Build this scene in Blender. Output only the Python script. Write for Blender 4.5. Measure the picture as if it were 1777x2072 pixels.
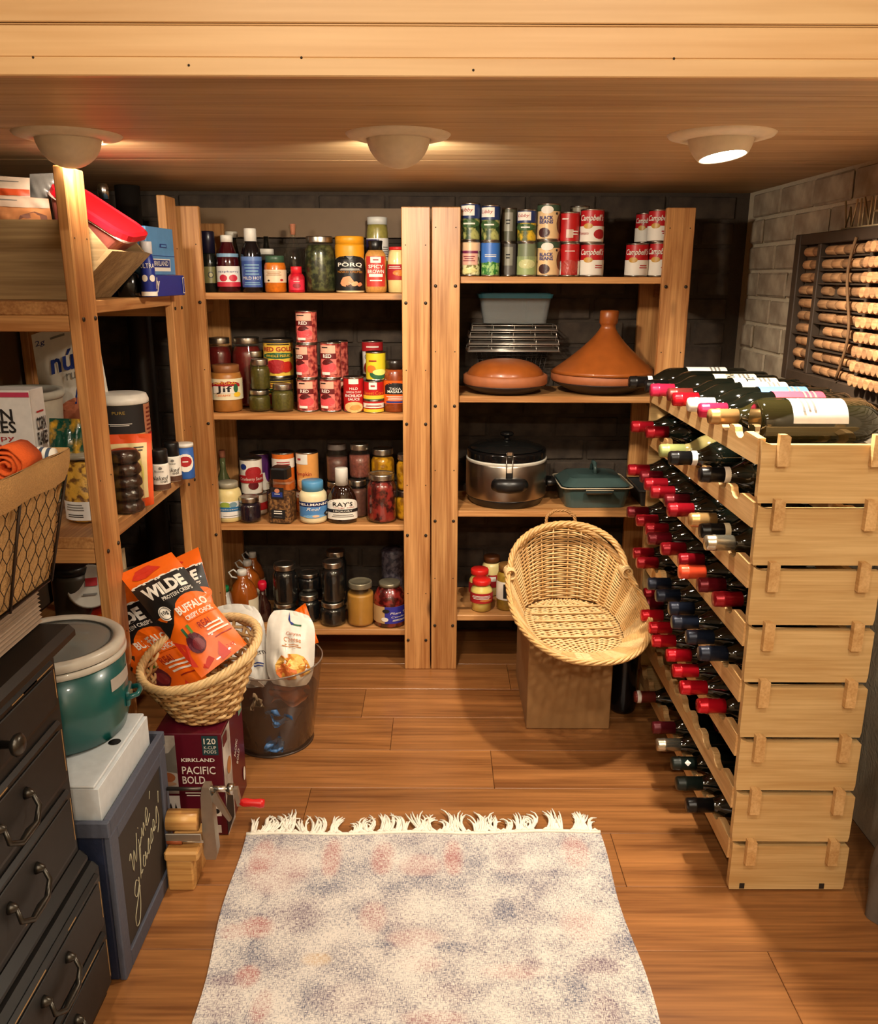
import bpy, math, random
from mathutils import Vector, Matrix
for o in list(bpy.data.objects): bpy.data.objects.remove(o)
SC = bpy.context.scene; COL = SC.collection
PI = math.pi
random.seed(7)

# ------------------------------------------------------------------ camera
FPX, CU, CV, CAMZ = 1718.0, 888.5, 1036.0, 1.2
PITCH, ROLL = math.radians(15.5), 0.0034
_F = Vector((0, math.cos(PITCH), -math.sin(PITCH)))
_U0 = Vector((0, math.sin(PITCH), math.cos(PITCH))); _X = Vector((1, 0, 0))
_R = (_X + ROLL*_U0).normalized(); _U = (_U0 - ROLL*_X).normalized()
CAM = Vector((0, 0, CAMZ))
cd = bpy.data.cameras.new('camera'); cam = bpy.data.objects.new('camera', cd); COL.objects.link(cam)
cd.sensor_fit = 'HORIZONTAL'; cd.sensor_width = 36; cd.lens = 36*FPX/1777; cd.clip_start = .02
m = Matrix.Identity(4)
for i in range(3):
    m[i][0] = _R[i]; m[i][1] = _U[i]; m[i][2] = -_F[i]; m[i][3] = CAM[i]
cam.matrix_world = m; SC.camera = cam

def ray(u, v): return _F + _R*((u-CU)/FPX) + _U*((CV-v)/FPX)
def onY(u, v, Y): d = ray(u, v); return CAM + d*(Y/d.y)
def onZ(u, v, z): d = ray(u, v); return CAM + d*((z-CAMZ)/d.z)
def onX(u, v, X): d = ray(u, v); return CAM + d*(X/d.x)
def depth(p): return (Vector(p)-CAM).dot(_F)

# ------------------------------------------------------------------ light
SC.view_settings.view_transform = 'Standard'; SC.view_settings.look = 'None'
SC.view_settings.gamma = 1; SC.view_settings.use_curve_mapping = False
SC.view_settings.exposure = 0.16
W = bpy.data.worlds.new('world'); SC.world = W; W.use_nodes = True
W.node_tree.nodes['Background'].inputs[0].default_value = (1, .9, .78, 1)
W.node_tree.nodes['Background'].inputs[1].default_value = .02
WARM = (1.0, .87, .69)
def area_light(name, loc, size, power, direction=(0, 0, -1), color=WARM, spread=180):
    l = bpy.data.lights.new(name, 'AREA'); l.shape = 'DISK'; l.size = size; l.energy = power; l.color = color
    l.spread = math.radians(spread)
    o = bpy.data.objects.new(name, l); COL.objects.link(o); o.location = loc
    o.rotation_euler = Vector(direction).to_track_quat('-Z', 'Y').to_euler()
    return o
FRONT_CEIL = 2.25
for x, y, p in ((-.45, .05, 11), (.45, .05, 11), (-.45, -1.2, 24), (.45, -1.2, 24)):
    area_light('room_downlight', (x, y, FRONT_CEIL-.012), .13, p)

cy = SC.cycles; cy.max_bounces = 5; cy.diffuse_bounces = 3; cy.glossy_bounces = 2; cy.transmission_bounces = 2; cy.transparent_max_bounces = 12
cy.use_adaptive_sampling = True; cy.adaptive_threshold = .08; cy.adaptive_min_samples = 16
cy.caustics_reflective = False; cy.caustics_refractive = False; cy.use_denoising = True; cy.sample_clamp_indirect = 6

# ------------------------------------------------------------------ materials
def lin(c):
    return tuple(((x/255)/12.92 if x/255 <= .04045 else ((x/255+.055)/1.055)**2.4) for x in c)
MATS = {}
def _new(name):
    mt = bpy.data.materials.new(name); mt.use_nodes = True
    nt = mt.node_tree; b = nt.nodes['Principled BSDF']
    return mt, nt, b
def C(name, rgb=None, rough=.5, metal=0, coat=0, var=.06, scale=60, bump=0, spec=.5, trans=0, sheen=0):
    """plain procedural colour with a little noise"""
    if name in MATS: return MATS[name]
    mt, nt, b = _new(name); c = lin(rgb)
    b.inputs['Roughness'].default_value = rough; b.inputs['Metallic'].default_value = metal
    b.inputs['Coat Weight'].default_value = coat; b.inputs['Coat Roughness'].default_value = .05
    b.inputs['Specular IOR Level'].default_value = spec
    b.inputs['Sheen Weight'].default_value = sheen
    if trans: b.inputs['Transmission Weight'].default_value = trans
    if var:
        tc = nt.nodes.new('ShaderNodeTexCoord'); n = nt.nodes.new('ShaderNodeTexNoise'); n.inputs['Scale'].default_value = scale
        n.inputs['Detail'].default_value = 2
        nt.links.new(tc.outputs['Object'], n.inputs['Vector'])
        mx = nt.nodes.new('ShaderNodeMix'); mx.data_type = 'RGBA'
        nt.links.new(n.outputs['Fac'], mx.inputs[0])
        mx.inputs[6].default_value = (*[x*(1-var*2) for x in c], 1); mx.inputs[7].default_value = (*[min(1, x*(1+var*2)) for x in c], 1)
        nt.links.new(mx.outputs[2], b.inputs['Base Color'])
        if bump:
            bp = nt.nodes.new('ShaderNodeBump'); bp.inputs['Strength'].default_value = bump; bp.inputs['Distance'].default_value = .003
            nt.links.new(n.outputs['Fac'], bp.inputs['Height']); nt.links.new(bp.outputs[0], b.inputs['Normal'])
    else: b.inputs['Base Color'].default_value = (*c, 1)
    MATS[name] = mt; return mt
def wood(name, light, dark, axis='X', rough=.45, scale=1.0, contrast=1.0, knots=True, rnd=True, bump=0, coat=0, tint=.25):
    """grain stretched along one axis, tint and shift by object"""
    if name in MATS: return MATS[name]
    mt, nt, b = _new(name); N = nt.nodes.new; L = nt.links.new
    tc = N('ShaderNodeTexCoord'); oi = N('ShaderNodeObjectInfo')
    add = N('ShaderNodeVectorMath'); add.operation = 'ADD'
    mul = N('ShaderNodeVectorMath'); mul.operation = 'SCALE'; mul.inputs[0].default_value = (7.3, 11.1, 5.7)
    L(oi.outputs['Random'], mul.inputs['Scale'])
    L(tc.outputs['Object'], add.inputs[0])
    if rnd: L(mul.outputs[0], add.inputs[1])
    mp = N('ShaderNodeMapping'); s = [26*scale]*3; s['XYZ'.index(axis)] = 1.6*scale; mp.inputs['Scale'].default_value = s
    L(add.outputs[0], mp.inputs[0])
    n1 = N('ShaderNodeTexNoise'); n1.inputs['Scale'].default_value = 1; n1.inputs['Detail'].default_value = 4; n1.inputs['Roughness'].default_value = .6
    n1.inputs['Distortion'].default_value = .8
    L(mp.outputs[0], n1.inputs['Vector'])
    mp2 = N('ShaderNodeMapping'); s2 = [190*scale]*3; s2['XYZ'.index(axis)] = 5*scale; mp2.inputs['Scale'].default_value = s2
    L(add.outputs[0], mp2.inputs[0])
    n2 = N('ShaderNodeTexNoise'); n2.inputs['Scale'].default_value = 1; n2.inputs['Detail'].default_value = 2
    L(mp2.outputs[0], n2.inputs['Vector'])
    ma = N('ShaderNodeMath'); ma.operation = 'MULTIPLY_ADD'; ma.inputs[1].default_value = .55
    L(n2.outputs['Fac'], ma.inputs[0]); L(n1.outputs['Fac'], ma.inputs[2])
    cr = N('ShaderNodeValToRGB'); e = cr.color_ramp.elements
    e[0].position = .76-.17/contrast; e[0].color = (*lin(light), 1); e[1].position = .76+.20/contrast; e[1].color = (*lin(dark), 1)
    L(ma.outputs[0], cr.inputs[0])
    last = cr.outputs[0]
    if knots:
        mp3 = N('ShaderNodeMapping'); s3 = [9]*3; s3['XYZ'.index(axis)] = 3.2; mp3.inputs['Scale'].default_value = s3
        L(add.outputs[0], mp3.inputs[0])
        vo = N('ShaderNodeTexVoronoi'); vo.inputs['Scale'].default_value = 1; L(mp3.outputs[0], vo.inputs['Vector'])
        r2 = N('ShaderNodeValToRGB'); r2.color_ramp.elements[0].position = .04; r2.color_ramp.elements[0].color = (1, 1, 1, 1)
        r2.color_ramp.elements[1].position = .13; r2.color_ramp.elements[1].color = (0, 0, 0, 1); L(vo.outputs['Distance'], r2.inputs[0])
        mk = N('ShaderNodeMix'); mk.data_type = 'RGBA'; L(r2.outputs[0], mk.inputs[0]); L(last, mk.inputs[6])
        mk.inputs[7].default_value = (*[x*.35 for x in lin(dark)], 1); last = mk.outputs[2]
    hv = N('ShaderNodeHueSaturation')
    mr = N('ShaderNodeMapRange'); mr.inputs['To Min'].default_value = 1-tint; mr.inputs['To Max'].default_value = 1+tint*.6
    L(oi.outputs['Random'], mr.inputs[0]); L(mr.outputs[0], hv.inputs['Value']); L(last, hv.inputs['Color'])
    L(hv.outputs[0], b.inputs['Base Color']); b.inputs['Roughness'].default_value = rough
    b.inputs['Coat Weight'].default_value = coat; b.inputs['Coat Roughness'].default_value = .25
    if bump:
        bp = N('ShaderNodeBump'); bp.inputs['Strength'].default_value = bump; bp.inputs['Distance'].default_value = .002
        L(ma.outputs[0], bp.inputs['Height']); L(bp.outputs[0], b.inputs['Normal'])
    MATS[name] = mt; return mt
def thin_glass(name, rgb=(255, 255, 255), opacity=.06, rough=.03, refl=1.0):
    """thin clear sheet: see-through with fresnel reflection"""
    if name in MATS: return MATS[name]
    mt = bpy.data.materials.new(name); mt.use_nodes = True; nt = mt.node_tree; nt.nodes.clear(); N = nt.nodes.new; L = nt.links.new
    out = N('ShaderNodeOutputMaterial'); tr = N('ShaderNodeBsdfTransparent'); gl = N('ShaderNodeBsdfGlossy'); df = N('ShaderNodeBsdfDiffuse')
    c = lin(rgb); tr.inputs[0].default_value = (*c, 1); df.inputs[0].default_value = (*c, 1); gl.inputs['Roughness'].default_value = rough
    lw = N('ShaderNodeLayerWeight'); lw.inputs[0].default_value = .5
    pw = N('ShaderNodeMath'); pw.operation = 'POWER'; pw.inputs[1].default_value = 4; L(lw.outputs['Facing'], pw.inputs[0])
    mu = N('ShaderNodeMath'); mu.operation = 'MULTIPLY_ADD'; mu.inputs[1].default_value = .5*refl; mu.inputs[2].default_value = .035*refl; mu.use_clamp = True; L(pw.outputs[0], mu.inputs[0])
    a = N('ShaderNodeMixShader'); a.inputs[0].default_value = opacity; L(tr.outputs[0], a.inputs[1]); L(df.outputs[0], a.inputs[2])
    b = N('ShaderNodeMixShader'); L(mu.outputs[0], b.inputs[0]); L(a.outputs[0], b.inputs[1]); L(gl.outputs[0], b.inputs[2])
    L(b.outputs[0], out.inputs[0]); MATS[name] = mt; return mt
def speckle(name, c1, c2, scale=40, lo=.45, hi=.55, rough=.5, bump=0, stretch=(1, 1, 1), coat=0, detail=4):
    """two pigments split by noise"""
    if name in MATS: return MATS[name]
    mt, nt, b = _new(name); N = nt.nodes.new; L = nt.links.new
    tc = N('ShaderNodeTexCoord'); mp = N('ShaderNodeMapping'); mp.inputs['Scale'].default_value = stretch; L(tc.outputs['Object'], mp.inputs[0])
    n = N('ShaderNodeTexNoise'); n.inputs['Scale'].default_value = scale; n.inputs['Detail'].default_value = detail; L(mp.outputs[0], n.inputs['Vector'])
    cr = N('ShaderNodeValToRGB'); e = cr.color_ramp.elements; e[0].position = lo; e[1].position = hi
    e[0].color = (*lin(c1), 1); e[1].color = (*lin(c2), 1); L(n.outputs['Fac'], cr.inputs[0]); L(cr.outputs[0], b.inputs['Base Color'])
    b.inputs['Roughness'].default_value = rough; b.inputs['Coat Weight'].default_value = coat; b.inputs['Coat Roughness'].default_value = .06
    if bump:
        bp = N('ShaderNodeBump'); bp.inputs['Strength'].default_value = bump; bp.inputs['Distance'].default_value = .004
        L(n.outputs['Fac'], bp.inputs['Height']); L(bp.outputs[0], b.inputs['Normal'])
    MATS[name] = mt; return mt
def glow(name, rgb, s):
    if name in MATS: return MATS[name]
    mt, nt, b = _new(name); b.inputs['Emission Color'].default_value = (*rgb, 1); b.inputs['Emission Strength'].default_value = s
    MATS[name] = mt; return mt

# ------------------------------------------------------------------ mesh collector
_TXT = {}
def text_mesh(s, bold=0, shear=0):
    k = (s, bold, shear)
    if k in _TXT: return _TXT[k]
    cu = bpy.data.curves.new('t', 'FONT'); cu.body = s; cu.size = 1; cu.resolution_u = 2; cu.offset = bold; cu.shear = shear
    ob = bpy.data.objects.new('t', cu); me = bpy.data.meshes.new_from_object(ob)
    v = [(p.co.x, p.co.y) for p in me.vertices]; f = [list(p.vertices) for p in me.polygons]
    bpy.data.objects.remove(ob); bpy.data.curves.remove(cu); bpy.data.meshes.remove(me)
    if v:
        x0 = min(p[0] for p in v); x1 = max(p[0] for p in v); y0 = min(p[1] for p in v); y1 = max(p[1] for p in v)
        v = [((p[0]-x0)/max(x1-x0, 1e-6)-.5, (p[1]-y0)/max(y1-y0, 1e-6)-.5) for p in v]
    _TXT[k] = (v, f); return _TXT[k]

class MB:
    def __init__(s): s.v = []; s.f = []; s.fm = []; s.fs = []; s.mats = []
    def mi(s, m):
        if m not in s.mats: s.mats.append(m)
        return s.mats.index(m)
    def add(s, V, Fc, m, smooth=False, M=None):
        b = len(s.v)
        s.v += [tuple(M @ Vector(p)) for p in V] if M is not None else [tuple(p) for p in V]
        k = s.mi(m)
        for q in Fc: s.f.append([b+i for i in q]); s.fm.append(k); s.fs.append(smooth)
        return s
    def box(s, lo, hi, m, ch=0, M=None):
        lo = [min(a, b) for a, b in zip(lo, hi)] if True else lo; hi = list(hi)
        if ch <= 0:
            V = [(x, y, z) for x in (lo[0], hi[0]) for y in (lo[1], hi[1]) for z in (lo[2], hi[2])]
            return s.add(V, [(0, 1, 3, 2), (4, 6, 7, 5), (0, 4, 5, 1), (2, 3, 7, 6), (0, 2, 6, 4), (1, 5, 7, 3)], m, M=M)
        ch = min(ch, *(.45*(hi[i]-lo[i]) for i in range(3)))
        V = []; idx = {}
        for ix in (0, 1):
            for iy in (0, 1):
                for iz in (0, 1):
                    I = (ix, iy, iz)
                    for a in range(3):
                        p = [(lo, hi)[I[k]][k] for k in range(3)]
                        for k in range(3):
                            if k != a: p[k] += ch*(1-2*I[k])
                        idx[(I, a)] = len(V); V.append(p)
        Fc = []
        for a in range(3):
            b, c = (a+1) % 3, (a+2) % 3
            for sd in (0, 1):
                q = []
                for tb, tc in ((0, 0), (1, 0), (1, 1), (0, 1)):
                    I = [0]*3; I[a] = sd; I[b] = tb; I[c] = tc; q.append(idx[(tuple(I), a)])
                Fc.append(q if sd else q[::-1])
            for tb in (0, 1):
                for tc in (0, 1):
                    I0 = [0]*3; I0[b] = tb; I0[c] = tc; I1 = list(I0); I1[a] = 1
                    q = [idx[(tuple(I0), b)], idx[(tuple(I1), b)], idx[(tuple(I1), c)], idx[(tuple(I0), c)]]
                    Fc.append(q if tb != tc else q[::-1])
        for ix in (0, 1):
            for iy in (0, 1):
                for iz in (0, 1):
                    I = (ix, iy, iz); q = [idx[(I, 0)], idx[(I, 1)], idx[(I, 2)]]
                    Fc.append(q if (ix+iy+iz) % 2 else q[::-1])
        return s.add(V, Fc, m, M=M)
    def lathe(s, prof, m, n=28, M=None, smooth=True, sx=1, sy=1, cap=True):
        """prof [(r,z)]; m a material or one for each span"""
        V = []; ms = m if isinstance(m, list) else [m]*(len(prof)-1)
        for r, z in prof:
            for k in range(n):
                a = 2*PI*k/n; V.append((r*math.cos(a)*sx, r*math.sin(a)*sy, z))
        b = len(s.v); s.v += [tuple(M @ Vector(p)) for p in V] if M is not None else V
        for i in range(len(prof)-1):
            k0 = s.mi(ms[i])
            for k in range(n):
                a, c = b+i*n+k, b+i*n+(k+1) % n
                s.f.append([a, c, c+n, a+n]); s.fm.append(k0); s.fs.append(smooth)
        if cap:
            if prof[0][0] > 1e-5: s.f.append([b+k for k in range(n)][::-1]); s.fm.append(s.mi(ms[0])); s.fs.append(False)
            e = b+(len(prof)-1)*n
            if prof[-1][0] > 1e-5: s.f.append([e+k for k in range(n)]); s.fm.append(s.mi(ms[-1])); s.fs.append(False)
        return s
    def tube(s, P, r, m, n=6, closed=False, M=None, cap=True):
        P = [Vector(p) for p in P]; N = len(P); R = r if isinstance(r, (list, tuple)) else [r]*N
        V = []; up = None
        for i in range(N):
            if closed: t = P[(i+1) % N]-P[i-1]
            else: t = P[min(i+1, N-1)]-P[max(i-1, 0)]
            if t.length < 1e-9: t = Vector((0, 0, 1))
            t.normalize()
            if up is None: up = Vector((0, 0, 1)) if abs(t.z) < .9 else Vector((1, 0, 0))
            x = t.cross(up)
            if x.length < 1e-6: x = t.cross(Vector((1, 0, 0)))
            x.normalize(); y = x.cross(t).normalized(); up = y
            for k in range(n):
                a = 2*PI*k/n; V.append(P[i]+(x*math.cos(a)+y*math.sin(a))*R[i])
        Fc = []
        for i in range(N if closed else N-1):
            j = (i+1) % N
            for k in range(n):
                k2 = (k+1) % n; Fc.append((i*n+k, i*n+k2, j*n+k2, j*n+k))
        if cap and not closed: Fc.append(list(range(n))[::-1]); Fc.append([(N-1)*n+k for k in range(n)])
        return s.add(V, Fc, m, True, M)
    def prism(s, pts, y0, y1, m, M=None, axis='Y'):
        """polygon pts in two axes extruded along the third"""
        n = len(pts)
        def P(a, b, y): return {'Y': (a, y, b), 'X': (y, a, b), 'Z': (a, b, y)}[axis]
        V = [P(a, b, y0) for a, b in pts]+[P(a, b, y1) for a, b in pts]
        Fc = [list(range(n)), list(range(n, 2*n))[::-1]]+[(i, (i+1) % n, n+(i+1) % n, n+i)[::-1] for i in range(n)]
        return s.add(V, Fc, m, M=M)
    def grid(s, fn, nu, nv, m, smooth=True, M=None):
        V = [fn(i/nu, j/nv) for j in range(nv+1) for i in range(nu+1)]
        Fc = [(j*(nu+1)+i, j*(nu+1)+i+1, (j+1)*(nu+1)+i+1, (j+1)*(nu+1)+i) for j in range(nv) for i in range(nu)]
        return s.add(V, Fc, m, smooth, M)
    def mesh(s, name):
        me = bpy.data.meshes.new(name); me.from_pydata(s.v, [], s.f)
        for m in s.mats: me.materials.append(m)
        me.polygons.foreach_set('material_index', s.fm); me.polygons.foreach_set('use_smooth', s.fs); me.update(); return me
    def build(s, name, parent=None, label=None, kind=None):
        return put(name, s.mesh(name), parent, label, kind)
def put(name, me, parent=None, label=None, kind=None):
    o = bpy.data.objects.new(name, me); COL.objects.link(o)
    if parent is not None: o.parent = parent
    if label: o['label'] = label
    if kind: o['kind'] = kind
    return o
def thing(name, label, cat, loc=(0, 0, 0), rz=0, group=None, M=None):
    o = bpy.data.objects.new(name, None); COL.objects.link(o); o.empty_display_size = .05
    if M is not None: o.matrix_world = M
    else: o.location = loc; o.rotation_euler = (0, 0, rz)
    o['label'] = label; o['category'] = cat
    if group: o['group'] = group
    return o
def tag(o, label, cat, group=None):
    o['label'] = label; o['category'] = cat
    if group: o['group'] = group
    return o
def struct(o): o['kind'] = 'structure'; return o

class Print:
    """flat print laid on a curved or flat face: s -1..1 across, t 0..1 up"""
    def __init__(s, mb, fn, wide, tall): s.mb = mb; s.fn = fn; s.w = wide; s.h = tall
    def q(s, s0, s1, t0, t1, m, L=1, n=None):
        n = n or max(1, int(abs(s1-s0)*14)); nt = 1
        s.mb.grid(lambda a, b: s.fn(s0+(s1-s0)*a, t0+(t1-t0)*b, L*.0006), n, max(nt, s.nt if hasattr(s, 'nt') else 1), m); return s
    def poly(s, pts, m, L=2):
        s.mb.add([s.fn(a, b, L*.0006) for a, b in pts], [list(range(len(pts)))], m); return s
    def e(s, cx, cy, rx, ry, m, L=2, n=14, wob=0):
        P = [(cx, cy)]; R = 3
        for j in range(1, R+1):
            P += [(cx+rx*j/R*math.cos(2*PI*k/n)*(1+wob*math.sin(5*k)), cy+ry*j/R*math.sin(2*PI*k/n)*(1+wob*math.cos(7*k))) for k in range(n)]
        F = [(0, 1+k, 1+(k+1) % n) for k in range(n)]+[(1+j*n+k, 1+(j+1)*n+k, 1+(j+1)*n+(k+1) % n, 1+j*n+(k+1) % n) for j in range(R-1) for k in range(n)]
        s.mb.add([s.fn(a, b, L*.0006) for a, b in P], F, m); return s
    def x(s, txt, cx, cy, w, h, m, L=3, bold=.0, rot=0, shear=0):
        """w in s units, h in t units"""
        v, f = text_mesh(txt, bold, shear); ca, sa = math.cos(rot), math.sin(rot); P = []
        for a, b in v:
            x, y = a*w*s.w/2, b*h*s.h; x, y = x*ca-y*sa, x*sa+y*ca
            P.append(s.fn(cx+x*2/s.w, cy+y/s.h, L*.0006))
        s.mb.add(P, f, m); return s
    def lines(s, cx, cy, w, h, k, m, L=3):
        for i in range(k):
            ww = w*(.7+.3*random.random()); s.q(cx-ww/2, cx+ww/2, cy+h*(.5-(i+.5)/k)-h*.22/k, cy+h*(.5-(i+.5)/k)+h*.22/k, m, L)
        return s
def cyl_print(mb, r, z0, z1, rot=0, top=None):
    k = (top/r if top else 1)
    def fn(s, t, o):
        rr = r*(1+(k-1)*t)+.0006+o; a = s*PI/2+rot
        return (rr*math.sin(a), -rr*math.cos(a), z0+(z1-z0)*t)
    return Print(mb, fn, PI*r, z1-z0)
def flat_print(mb, w, z0, z1, y=0, x=0):
    return Print(mb, lambda s, t, o: (x+s*w/2, y-.0004-o, z0+(z1-z0)*t), w, z1-z0)
def side_print(mb, d, z0, z1, xface, y0):
    """on the +X face: s from near (-1) to far (+1)"""
    return Print(mb, lambda s, t, o: (xface+.0004+o, y0+(s+1)/2*d, z0+(z1-z0)*t), d, z1-z0)
# ------------------------------------------------------------------ shared materials
PINE = wood('pine', (208, 154, 96), (156, 100, 52), 'Z', rough=.42, tint=.10)
PINEX = wood('pine_across', (212, 158, 100), (164, 108, 58), 'X', rough=.42, tint=.10)
PINEY = wood('pine_deep', (204, 152, 96), (156, 102, 56), 'Y', rough=.45, tint=.12)
BAMBOO = wood('bamboo', (222, 188, 132), (196, 156, 100), 'X', rough=.38, scale=1.2, knots=True, tint=.07)
BAMBOOY = wood('bamboo_rail', (226, 186, 130), (196, 150, 94), 'Y', rough=.4, scale=1.2, knots=False, tint=.08)
CEILW = wood('ceiling_panel', (208, 178, 134), (168, 134, 92), 'X', rough=.5, scale=.8, contrast=.75, knots=False, tint=.05)
SOFFW = wood('soffit_pine', (232, 194, 142), (206, 160, 106), 'X', rough=.4, scale=.45, contrast=.8, knots=False, tint=.05)
LAM = wood('laminate_plank', (178, 120, 68), (116, 72, 38), 'X', rough=.3, scale=.75, contrast=.7, knots=False, tint=.12, coat=.3)
BLACKM = C('black_metal', (28, 26, 24), .4, 1)
BOLT = C('bolt_steel', (54, 46, 40), .4, .6)
PLASTER = C('plaster', (206, 186, 156), .9)
MORTAR = C('mortar', (196, 182, 156), .95, bump=.6, scale=140)
DARKM = C('dark_joint', (40, 28, 18), .9)
STEEL = C('steel', (190, 186, 178), .22, 1)
WHITEP = C('white_plastic', (226, 222, 212), .4)
BLACKP = C('black_plastic', (20, 19, 19), .35)

BF, LF, CEIL, BACKW, RIGHTW, LEFTW, SOFY = 2.462, -.71, 1.45, 2.78, .955, -1.14, 1.213
FRONTY = -1.9

# ------------------------------------------------------------------ floor
fl = MB().box((LEFTW-.1, FRONTY-.1, -.06), (RIGHTW+.1, BACKW+.1, -.006), DARKM).build('floor'); struct(fl)
PW, PL = .172, 1.22
joint = {}
for v, u, row in ((1436, 798, 5), (1560, 997, 3+1), (1750, 1255, 2), (2000, 1590, 0)):
    joint[row] = onZ(u, v, 0).x
_pm = {}
for r in range(-18, 10):
    y0 = 1.296-PW+r*PW+.0005; y1 = y0+PW-.001
    if y0 > BACKW: break
    y1 = min(y1, BACKW)
    j = joint.get(r, (r*.437) % 1.22-.4)
    x = j-PL*3
    while x < RIGHTW:
        a, b = max(x, LEFTW)+.0005, min(x+PL, RIGHTW)-.0005
        if b-a > .02 and y1 > -.2:
            k = (round(b-a, 4), round(y1-y0, 4))
            if k not in _pm: _pm[k] = MB().box((0, 0, -.008), (b-a, y1-y0, 0), LAM, ch=.0009).mesh('plank')
            o = put('plank', _pm[k], fl); o.location = (a, y0, 0)
        elif b-a > .02:
            k = (round(b-a, 4), round(y1-y0, 4))
            if k not in _pm: _pm[k] = MB().box((0, 0, -.008), (b-a, y1-y0, 0), LAM, ch=.0009).mesh('plank')
            o = put('plank', _pm[k], fl); o.location = (a, y0, 0)
        x += PL

# ------------------------------------------------------------------ low ceiling over the pantry, boards with fine seams; holes for lamps are covered by trims
ce = MB().box((LEFTW-.1, SOFY+.02, CEIL+.012), (RIGHTW+.1, BACKW+.1, CEIL+.05), DARKM).build('ceiling'); struct(ce)
ys = [SOFY+.001]+[onZ(888, v, CEIL).y for v in (193, 214, 262, 325)]+[BACKW]
for a, b in zip(ys, ys[1:]):
    MB().box((LEFTW, a+.0008, CEIL), (RIGHTW, b-.0008, CEIL+.012), CEILW, ch=.0012).build('board', ce)

# ------------------------------------------------------------------ soffit face with beaded boards
so = MB().box((LEFTW-.1, SOFY+.012, CEIL+.0005), (RIGHTW+.1, SOFY+.06, FRONT_CEIL), DARKM).build('wall_upper'); struct(so)
zt = [CEIL-.001, onY(888, 117.5, SOFY).z, onY(888, 52, SOFY).z, onY(888, 47.5, SOFY).z]
zz = zt[3]
MB().box((LEFTW, SOFY-.004, zt[0]), (RIGHTW, SOFY+.012, zt[1]-.0006), SOFFW, ch=.0015).build('board', so)
MB().box((LEFTW, SOFY, zt[1]), (RIGHTW, SOFY+.012, zt[2]-.0006), SOFFW, ch=.0012).build('board', so)
z = zt[2]
bead = zt[3]-zt[2]; wd = zt[2]-zt[1]
while z < FRONT_CEIL-.02:
    MB().tube([(LEFTW, SOFY+.003, z+bead/2), (RIGHTW, SOFY+.003, z+bead/2)], bead*.46, SOFFW, n=10).build('bead', so)
    z1 = min(z+bead+wd*1.9, FRONT_CEIL)
    MB().box((LEFTW, SOFY, z+bead+.0004), (RIGHTW, SOFY+.012, z1-.0006), SOFFW, ch=.0012).build('board', so)
    z = z1
for u, v in ((67, 116), (610, 116.5), (1364, 118.5), (382, 132), (958, 142)):
    p = onY(u, v, SOFY-.004)
    MB().lathe([(.0017, 0), (.0012, .0012), (0, .0014)], C('nail', (40, 28, 16), .6), n=8, M=Matrix.Translation(p) @ Matrix.Rotation(PI/2, 4, 'X')).build('nail', so)

# ------------------------------------------------------------------ brick walls
BRK = speckle('whitewashed_brick', (138, 122, 102), (186, 172, 148), scale=16, lo=.35, hi=.72, rough=.9, bump=.7)
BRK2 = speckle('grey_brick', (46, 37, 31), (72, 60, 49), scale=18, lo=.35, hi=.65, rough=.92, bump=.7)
BW, BH, BJ = .205, .0649, .011
def brick_meshes(m, axis):
    out = []
    for wv in (BW, BW/2-BJ/2):
        for k in range(3):
            mb = MB(); rn = random.Random(k*7+3)
            d = .005+.002*k
            lo, hi = ((0, -d, 0), (wv, .0, BH)) if axis == 'X' else ((-d, 0, 0), (0, wv, BH))
            mb.box(lo, hi, m, ch=.004)
            mb.v = [(x+rn.uniform(-.0015, .0015), y+rn.uniform(-.0015, .0015), z+rn.uniform(-.0015, .0015)) for x, y, z in mb.v]
            out.append((wv, mb.mesh('brick')))
    return out
def brick_wall(parent, axis, a0, a1, z0, z1, fixed, m, sgn=1):
    ms = brick_meshes(m, axis); r = 0; z = z0; rn = random.Random(5)
    while z+BH <= z1+.002:
        a = a0-(0 if r % 2 else (BW+BJ)/2)
        while a < a1:
            if a >= a0-.001 and a+BW <= a1+.001: me = ms[rn.randrange(3)][1]; st = a
            elif a < a0: me = ms[3+rn.randrange(3)][1]; st = a0
            elif a+BW/2 <= a1+.001: me = ms[3+rn.randrange(3)][1]; st = a
            else: break
            o = put('brick', me, parent); o.location = (st, fixed, z) if axis == 'X' else (fixed, st, z)
            a += BW+BJ
        z += BH+BJ; r += 1
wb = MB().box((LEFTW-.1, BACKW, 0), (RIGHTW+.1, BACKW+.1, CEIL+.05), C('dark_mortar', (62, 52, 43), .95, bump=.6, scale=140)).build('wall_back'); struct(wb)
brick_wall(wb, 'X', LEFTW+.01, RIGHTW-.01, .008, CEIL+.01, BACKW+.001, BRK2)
wr = MB().box((RIGHTW, FRONTY, 0), (RIGHTW+.1, BACKW+.1, FRONT_CEIL), MORTAR).build('wall_right'); struct(wr)
brick_wall(wr, 'Y', 1.22, BACKW-.015, .54, CEIL-.002, RIGHTW-.001, BRK)
wl = MB().box((LEFTW-.1, FRONTY, 0), (LEFTW, BACKW+.1, FRONT_CEIL), C('left_wall_paint', (92, 74, 56), .9)).build('wall_left'); struct(wl)
wf = MB().box((LEFTW-.1, FRONTY-.1, 0), (RIGHTW+.1, FRONTY, FRONT_CEIL), PLASTER).build('wall_front'); struct(wf)
cf = MB().box((LEFTW-.1, FRONTY-.1, FRONT_CEIL), (RIGHTW+.1, SOFY+.06, FRONT_CEIL+.06), PLASTER).build('ceiling'); struct(cf)
# a wooden ledger board along the top of the back wall
MB().box((-.75, BACKW-.032, 1.315), (.02, BACKW-.014, 1.40), C('ledger_board', (112, 86, 56), .6, scale=20)).build('trim_1').__setitem__('kind', 'structure')

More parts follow.
